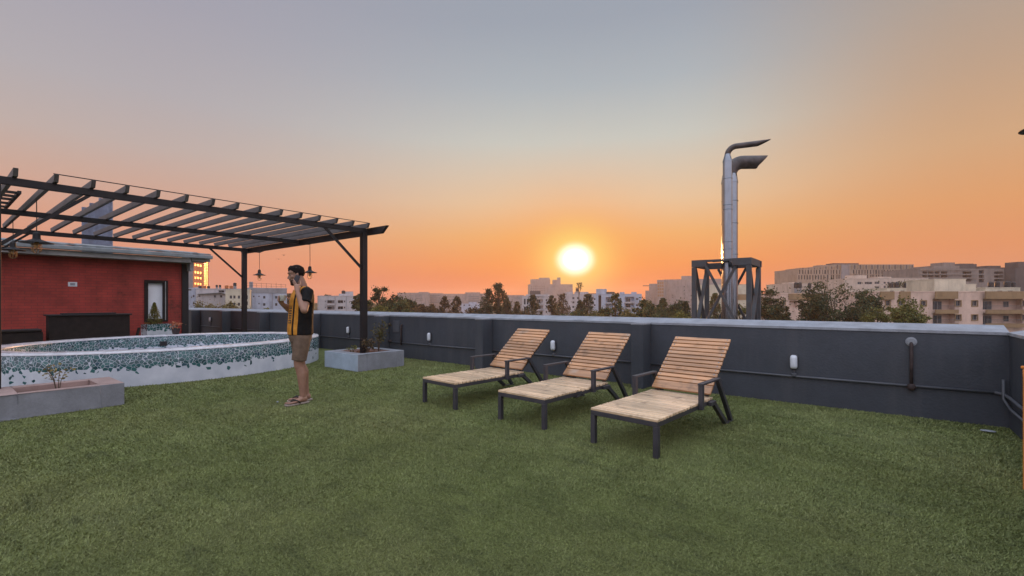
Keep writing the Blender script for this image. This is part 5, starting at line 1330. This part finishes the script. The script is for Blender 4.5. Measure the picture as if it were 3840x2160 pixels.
    b.tube([hp(.088, -.022, -.047), hp(.098, 0, -.045), hp(.088, .022, -.047)], [.005, .0075, .005], 8); b.tube([hp(.086, -.018, -.056), hp(.096, 0, -.057), hp(.086, .018, -.056)], [.005, .008, .005], 8)
    for s in (-1, 1):
        b.tube([hp(.072, s * .046, .038), hp(.087, s * .026, .040), hp(.085, s * .008, .036)], [.008, .010, .008], 8)
        b.ball(hp(.052, s * .045, -.012), .022); b.ball(hp(-.008, s * .074, .0), .03, 12, 8, (.62, .3, 1))
    # left hand holding the phone against the ear
    SH = V(.040, -.004, -.022)
    def V2(*q): return V(*q) + SH
    kn = [V2(-.004, -.178, 1.535), V2(.004, -.174, 1.520), V2(.010, -.172, 1.503), V2(.015, -.172, 1.487)]
    pal = [[LW + V(x, y, z) for x, y, z in ((-.022, -.012, -.012), (.012, -.02, -.008), (.024, .012, .01), (-.008, .02, .008))]]
    cpal = V2(.008, -.165, 1.49)
    b.tube([LW, LW.lerp(cpal, .5), cpal + V(-.004, -.004, .02), V2(.003, -.168, 1.53)], [.027, .034, .036, .022], 12)
    tips = [(V2(-.030, -.178, 1.575), V2(-.052, -.158, 1.588)), (V2(-.030, -.180, 1.553), V2(-.055, -.160, 1.562)), (V2(-.024, -.180, 1.530), V2(-.050, -.162, 1.538)), (V2(-.014, -.180, 1.506), V2(-.038, -.165, 1.515))]
    for k, (m1, tp) in enumerate(tips): b.tube([kn[k], m1, m1.lerp(tp, .6) + V(0, -.002, .002), tp], [.0105, .0095, .0088, .007], 8)
    b.tube([V2(.022, -.165, 1.475), V2(.034, -.152, 1.520), V2(.028, -.135, 1.555), V2(.016, -.125, 1.580)], [.014, .012, .010, .008], 8)
    # right hand round the cup
    cup = V(-.136, -.175, 1.337)
    b.tube([RW, RW.lerp(V(-.176, -.150, 1.315), .5), V(-.178, -.155, 1.318), V(-.182, -.168, 1.335)], [.026, .032, .034, .024], 12)
    for k, z in enumerate((1.357, 1.340, 1.323, 1.307)):
        a0 = [R(185), R(200), R(222), R(240)]; rr = .047 - .001 * k
        pts = [V(cup.x + rr * math.cos(a), cup.y + rr * math.sin(a), z - .002 * q) for q, a in enumerate(a0)]
        b.tube([V(-.186, -.158, z)] + pts[1:], [.0105, .0095, .0088, .007], 8)
    b.tube([V(-.168, -.135, 1.325), V(-.145, -.128, 1.345), V(-.116, -.130, 1.350), V(-.104, -.140, 1.352)], [.013, .011, .0095, .008], 8)
    body = b.build('body', M['skin'], t, smooth=True); remesh(body, .0055, 2)
    # ---- shirt
    s = MB()
    s.loft([ring((.004, 0), .188, .140, .868), ring((.002, 0), .186, .142, .95), ring((.006, 0), .180, .138, 1.05), ring((.016, 0), .184, .134, 1.18), ring((.026, 0), .192, .130, 1.30), ring((.033, 0), .185, .118, 1.38), ring((.037, 0), .150, .095, 1.435), ring((.040, 0), .095, .080, 1.468), ring((.042, 0), .068, .066, 1.485)])
    for S, E in ((LS, LE), (RS, RE)):
        s.tube([S + (V(.04, 0, 1.40) - S) * .35 + V(0, 0, .005), S + V(0, 0, .004), S.lerp(E, .40), S.lerp(E, .60)], [.072, .073, .071, .074], 16)
    sh = s.build('shirt', M['shirt'], t, smooth=True); remesh(sh, .009, 3)
    # dark print running up the chest
    pr = MB()
    def pbar(s0, s1, z0, z1):
        ns, nz = 3, 4
        vs = [V(.01, 0, 0) + LT * (s0 + (s1 - s0) * i / ns) + FT * .20 + V(0, 0, z0 + (z1 - z0) * j / nz) for j in range(nz + 1) for i in range(ns + 1)]
        pr.add(vs, [(j * (ns + 1) + i, j * (ns + 1) + i + 1, (j + 1) * (ns + 1) + i + 1, (j + 1) * (ns + 1) + i) for j in range(nz) for i in range(ns)])
    a, c = -.062, .030
    for z, kind in ((1.020, 'D'), (1.082, 'A'), (1.140, 'I'), (1.172, 'I'), (1.206, 'E')):
        if kind == 'D': [pbar(*q) for q in ((a, c, z, z + .012), (a, c, z + .034, z + .046), (a, a + .014, z + .012, z + .034), (c - .014, c, z + .012, z + .034))]
        if kind == 'A': [pbar(*q) for q in ((a, c, z, z + .012), (a, c, z + .032, z + .044), (c - .014, c, z + .012, z + .032), (-.026, -.012, z + .012, z + .032))]
        if kind == 'I': pbar(a, c, z, z + .016)
        if kind == 'E': [pbar(*q) for q in ((a, c, z, z + .012), (a, a + .012, z + .012, z + .042), (-.022, -.010, z + .012, z + .036), (c - .012, c, z + .012, z + .042))]
    po = pr.build('shirt_print', M['strap'], t)
    sw = po.modifiers.new('wrap', 'SHRINKWRAP'); sw.target = sh; sw.wrap_method = 'PROJECT'; sw.use_project_x = False; sw.use_project_y = False; sw.use_project_z = False
    sw.wrap_method = 'NEAREST_SURFACEPOINT'; sw.wrap_mode = 'ABOVE_SURFACE'; sw.offset = .002
    # ---- shorts
    q = MB()
    q.loft([ring((.004, 0), .150, .115, .78), ring((.004, 0), .172, .128, .84), ring((.004, 0), .168, .124, .92), ring((.004, 0), .160, .118, .96)])
    for Hp, K, zb in ((LHip, LK, .545), (RHip, RK, .575)):
        e = Hp.lerp(K, (Hp.z - zb) / (Hp.z - K.z)); q.tube([Hp + V(0, 0, .03), Hp.lerp(e, .3), Hp.lerp(e, .7), e], [.098, .100, .092, .088], 18)
    so_ = q.build('shorts', M['shorts'], t, smooth=True); remesh(so_, .009, 3)
    # ---- hair and stubble
    h = MB(); n, mm = 36, 26
    vs = []
    r = np.random.default_rng(3)
    for i in range(mm + 1):
        th = math.pi * i / mm
        for k in range(n):
            ph = 2 * math.pi * k / n
            d = (math.sin(th) * math.cos(ph), math.sin(th) * math.sin(ph), math.cos(th))
            a, l, c = -.010 + .097 * d[0], .079 * d[1], .036 + .094 * d[2]
            line = .066 if a > .05 else (.066 - (.05 - a) / .07 * .085 if a > -.02 else -.019 - (-.02 - a) * .35)
            if a > .02 and c > .07: a += .012 * (c - .06) / .06; c += .010
            if c < line: a, l, c = -.01 + (a + .01) * .78, l * .78, c
            else:
                w = 1 + .035 * r.normal(); a *= w; l *= w
            vs.append(HC + FH * a + LH * l + UH * c)
    h.add(vs, [(i * n + k, i * n + (k + 1) % n, (i + 1) * n + (k + 1) % n, (i + 1) * n + k) for i in range(mm) for k in range(n)])
    h.build('hair', M['hair'], t, smooth=True)
    bd = MB(); rr = []
    for c, ctr, hf, w in ((-.122, .072, .012, .010), (-.106, .062, .043, .036), (-.078, .042, .059, .052), (-.060, .030, .068, .057), (-.052, .026, .066, .056)):
        rr.append([HC + UH * (c + (.012 * abs(math.sin(a)) if c > -.07 else 0)) + FH * (ctr + hf * math.cos(a)) + LH * (w * math.sin(a)) for a in [2 * math.pi * k / 28 for k in range(28)]])
    bd.loft(rr); bd.tube([hp(.084, -.03, -.040), hp(.099, 0, -.036), hp(.084, .03, -.040)], [.004, .005, .004], 8); bd.build('beard', M['beard'], t, smooth=True)
    for s_ in (-1, 1):
        eb = MB(); eb.tube([hp(.070, s_ * .050, .043), hp(.090, s_ * .028, .049), hp(.092, s_ * .010, .045)], [.004, .0055, .004], 8); eb.build('eyebrow', M['hair'], t, smooth=True)
        ee = MB(); ee.mi = 0; ee.ball(hp(.0615, s_ * .031, .020), .0125, 12, 8); ee.mi = 1; ee.ball(hp(.0715, s_ * .032, .019), .0048, 8, 6); ee.build('eye', [M['eyew'], M['black']], t, smooth=True)
    # ---- sandals
    for g, d, sd in feet:
        so2 = MB(); pts = []
        for f, wl in ((-.075, .024), (-.06, .036), (0, .040), (.07, .043), (.13, .052), (.18, .053), (.215, .040), (.226, .018)): pts.append((f, wl))
        poly = [g + d * f + sd * w for f, w in pts] + [g + d * f - sd * w for f, w in reversed(pts)]
        so2.prism([(p.x, p.y) for p in poly], -.002, .015); sd_o = so2.build('sandal', M['sole'], t, bevel=.003)
        st = MB()
        for s_ in (-1, 1): st.tube([g + d * .155 + V(0, 0, .047), g + d * .115 + sd * s_ * .028 + V(0, 0, .060), g + d * .075 + sd * s_ * .043 + V(0, 0, .040), g + d * .055 + sd * s_ * .044 + V(0, 0, .012)], [.006, .009, .009, .007], 8)
        st.tube([g + d * .155 + V(0, 0, .047), g + d * .175 + V(0, 0, .020)], .005, 6)
        st.build('strap', M['strap'], sd_o, smooth=True)
    # ---- things he holds
    M4 = Matrix.Translation((base.x, base.y, .012)) @ Matrix.Rotation(R(YAW), 4, 'Z')
    cp = MB(); cp.lathe([(.001, -.036), (.031, -.036), (.040, .034), (.0415, .035), (.0405, .037), (.038, .034), (.026, -.02), (.001, -.02)], 24)
    o = cp.build('cup', M['cup'], None, smooth=True, loc=M4 @ cup); tag(o, 'small white cup held in the man\'s right hand', 'cup')
    ph = MB(); ph.box(-.029, .029, -.0045, .0045, -.06, .052)
    o = ph.build('phone', M['frame'], None, bevel=.004); up = (V(.012, -.010, .13)).normalized()
    X = V(.80, .55, 0); nrm = V(.40, -.92, .05).normalized(); ax = (V(.055, .02, .13)).normalized(); nrm = (nrm - ax * nrm.dot(ax)).normalized(); xx = nrm.cross(ax)
    Rm = Matrix((xx, nrm, ax)).transposed().to_4x4()
    o.matrix_world = M4 @ Matrix.Translation(V(.016, -.130, 1.572)) @ Rm; tag(o, 'dark phone pressed to the man\'s ear', 'phone')
person()
# ================================================================ sky, sun, air, camera
def sky():
    w = bpy.data.worlds.new('World'); scene.world = w; w.use_nodes = True
    t = NT(w.node_tree); t.n.clear()
    out = t.n.new('ShaderNodeOutputWorld')
    tc = t.n.new('ShaderNodeTexCoord'); d = tc.outputs['Generated']
    sep = t.n.new('ShaderNodeSeparateXYZ'); t.l.new(d, sep.inputs[0])
    el = t.math('DIVIDE', t.math('ARCSINE', sep.outputs[2]), math.pi / 2)          # -1..1
    eld = t.math('MULTIPLY', el, 90.0)
    f = t.maprange(el, -.1, 1, 0, 1)
    def P(deg): return (deg / 90 + .1) / 1.1
    def dotv(vec):
        q = t.a('ShaderNodeVectorMath', {'operation': 'DOT_PRODUCT'}); t.l.new(d, q.inputs[0]); q.inputs[1].default_value = vec; return q.outputs['Value']
    az = t.math('MULTIPLY', t.math('ARCTAN2', dotv((CS, SN, 0)), dotv((-SN, CS, 0))), 180 / math.pi)
    hi = [(52, lin(.85, .95, 1.15)), (90, lin(*ZEN))]
    def rp(st): return t.ramp(f, [(P(a), s2l(c)) for a, c in st] + [(P(a), c) for a, c in hi])
    mid_ = rp([(-9, (140, 90, 70)), (0, (214, 96, 54)), (2.5, (228, 122, 68)), (4.5, (238, 146, 76)), (8, (236, 174, 108)), (12, (228, 194, 156)), (19, (198, 199, 191)), (25, (172, 180, 186)), (31, (156, 164, 176)), (38, (150, 158, 172))])
    left = rp([(-9, (130, 90, 80)), (0, (216, 136, 112)), (4, (222, 147, 118)), (8, (216, 161, 136)), (12, (202, 169, 154)), (15, (191, 174, 168)), (20, (178, 172, 176)), (28, (164, 162, 174)), (38, (154, 156, 172))])
    right = rp([(-9, (130, 88, 70)), (0, (222, 140, 102)), (5, (226, 147, 97)), (9, (222, 158, 106)), (14, (209, 166, 127)), (20, (190, 161, 137)), (26, (174, 158, 146)), (30, (164, 152, 146)), (38, (152, 148, 152))])
    wl_ = t.maprange(az, 4, -40, 0, 1, True); wr_ = t.maprange(az, 18, 46, 0, 1, True)
    base = t.mix(wl_, mid_, left); base = t.mix(wr_, base, right)
    east = t.ramp(f, [(P(-9), lin(.12, .10, .12)), (P(2), lin(*EAST[0])), (P(18), lin(*EAST[1])), (P(46), lin(1.25, 1.32, 1.6)), (P(90), lin(*ZEN))])
    base = t.mix(t.maprange(t.math('ABSOLUTE', az), 55, 115, 0, 1, True), base, east)
    # aureole, a little flattened like the blown-out disc
    dx_ = t.math('SUBTRACT', az, SUN_AZ); dy_ = t.math('MULTIPLY', t.math('SUBTRACT', eld, SUN_EL), 1.18)
    ang = t.math('SQRT', t.math('ADD', t.math('MULTIPLY', dx_, dx_), t.math('MULTIPLY', dy_, dy_)))
    def gl(sig, p=2.0): return t.math('EXPONENT', t.math('MULTIPLY', t.math('POWER', t.math('DIVIDE', ang, sig), p), -1.0))
    c = t.mix(t.math('MULTIPLY', gl(8.5, 2.0), .55), base, s2l((255, 158, 70)))
    c = t.mix(t.math('MULTIPLY', gl(4.3, 2.4), .95), c, s2l((250, 224, 118)))
    c = t.mix(gl(2.15, 5.0), c, lin(1.5, 1.42, 1.1))
    c = t.mix(t.maprange(ang, 1.7, 1.0, 0, 1, True), c, lin(2.2, 2.0, 1.5))
    bg = t.n.new('ShaderNodeBackground'); t.l.new(c, bg.inputs[0]); bg.inputs[1].default_value = SKYGAIN
    # physical sky added underneath
    ns = t.n.new('ShaderNodeTexSky'); ns.sky_type = 'NISHITA'; ns.sun_disc = False
    ns.sun_elevation = R(SUN_EL); ns.sun_rotation = math.atan2(SUN.x, SUN.y); ns.dust_density = 4.0; ns.air_density = 1.2
    b2 = t.n.new('ShaderNodeBackground'); t.l.new(ns.outputs[0], b2.inputs[0]); t.l.new(t.math('MULTIPLY', t.maprange(eld, 32, 60, 0, 1, True), .06), b2.inputs[1])
    ad = t.n.new('ShaderNodeAddShader'); t.l.new(bg.outputs[0], ad.inputs[0]); t.l.new(b2.outputs[0], ad.inputs[1])
    t.l.new(ad.outputs[0], out.inputs[0])
    w.cycles.sampling_method = 'MANUAL'; w.cycles.sample_map_resolution = 1024
SKYGAIN = 1.0
ZEN = (1.45, 1.65, 2.05); EAST = ((.95, .84, .97), (1.3, 1.2, 1.38))  # zenith and eastern sky raised, out of view, as fill for the terrace
sky()
sl = bpy.data.lights.new('sun', 'SUN'); sl.energy = 3.0; sl.angle = R(.6); sl.color = (1.0, .46, .16)
so = bpy.data.objects.new('sun', sl); COL.objects.link(so); so.rotation_euler = SUN.to_track_quat('Z', 'Y').to_euler(); so.location = (0, 0, 40)

def haze():
    m = bpy.data.materials.new('haze air'); m.use_nodes = True; t = NT(m.node_tree); t.n.clear()
    out = t.n.new('ShaderNodeOutputMaterial'); v = t.n.new('ShaderNodeVolumePrincipled')
    v.inputs['Color'].default_value = (.87, .76, .73, 1); v.inputs['Density'].default_value = HAZE; v.inputs['Anisotropy'].default_value = .5
    t.l.new(v.outputs[0], out.inputs['Volume'])
    c = W(1920, 350); mb = MB(); mb.box(c.x - 1150, c.x + 1150, c.y - 1150, c.y + 1150, GZ - 1, 46)
    o = mb.build('haze', m); tag(o, 'warm evening haze filling the air over the town', 'haze', kind='stuff')
HAZE = .0003
haze()

cam = bpy.data.cameras.new('camera'); co = bpy.data.objects.new('camera', cam); COL.objects.link(co)
co.location = (0, 0, CAMZ); co.rotation_euler = (R(90), 0, R(YAW)); cam.sensor_width = 36; cam.lens = 36 * F / 3840
cam.shift_y = (HZ - 1080) / 3840; cam.clip_start = .05; cam.clip_end = 20000
scene.camera = co
scene.view_settings.view_transform = 'Standard'; scene.view_settings.look = 'None'; scene.view_settings.exposure = 0; scene.view_settings.gamma = 1
scene.render.engine = 'CYCLES'
cy = scene.cycles; cy.use_denoising = True; cy.max_bounces = 6; cy.diffuse_bounces = 3; cy.glossy_bounces = 3; cy.transmission_bounces = 3; cy.volume_bounces = 0; cy.transparent_max_bounces = 4
cy.sample_clamp_indirect = 6.0; cy.use_adaptive_sampling = True; cy.adaptive_threshold = .01; cy.caustics_reflective = False; cy.caustics_refractive = False
try: cy.denoiser = 'OPENIMAGEDENOISE'
except Exception: pass
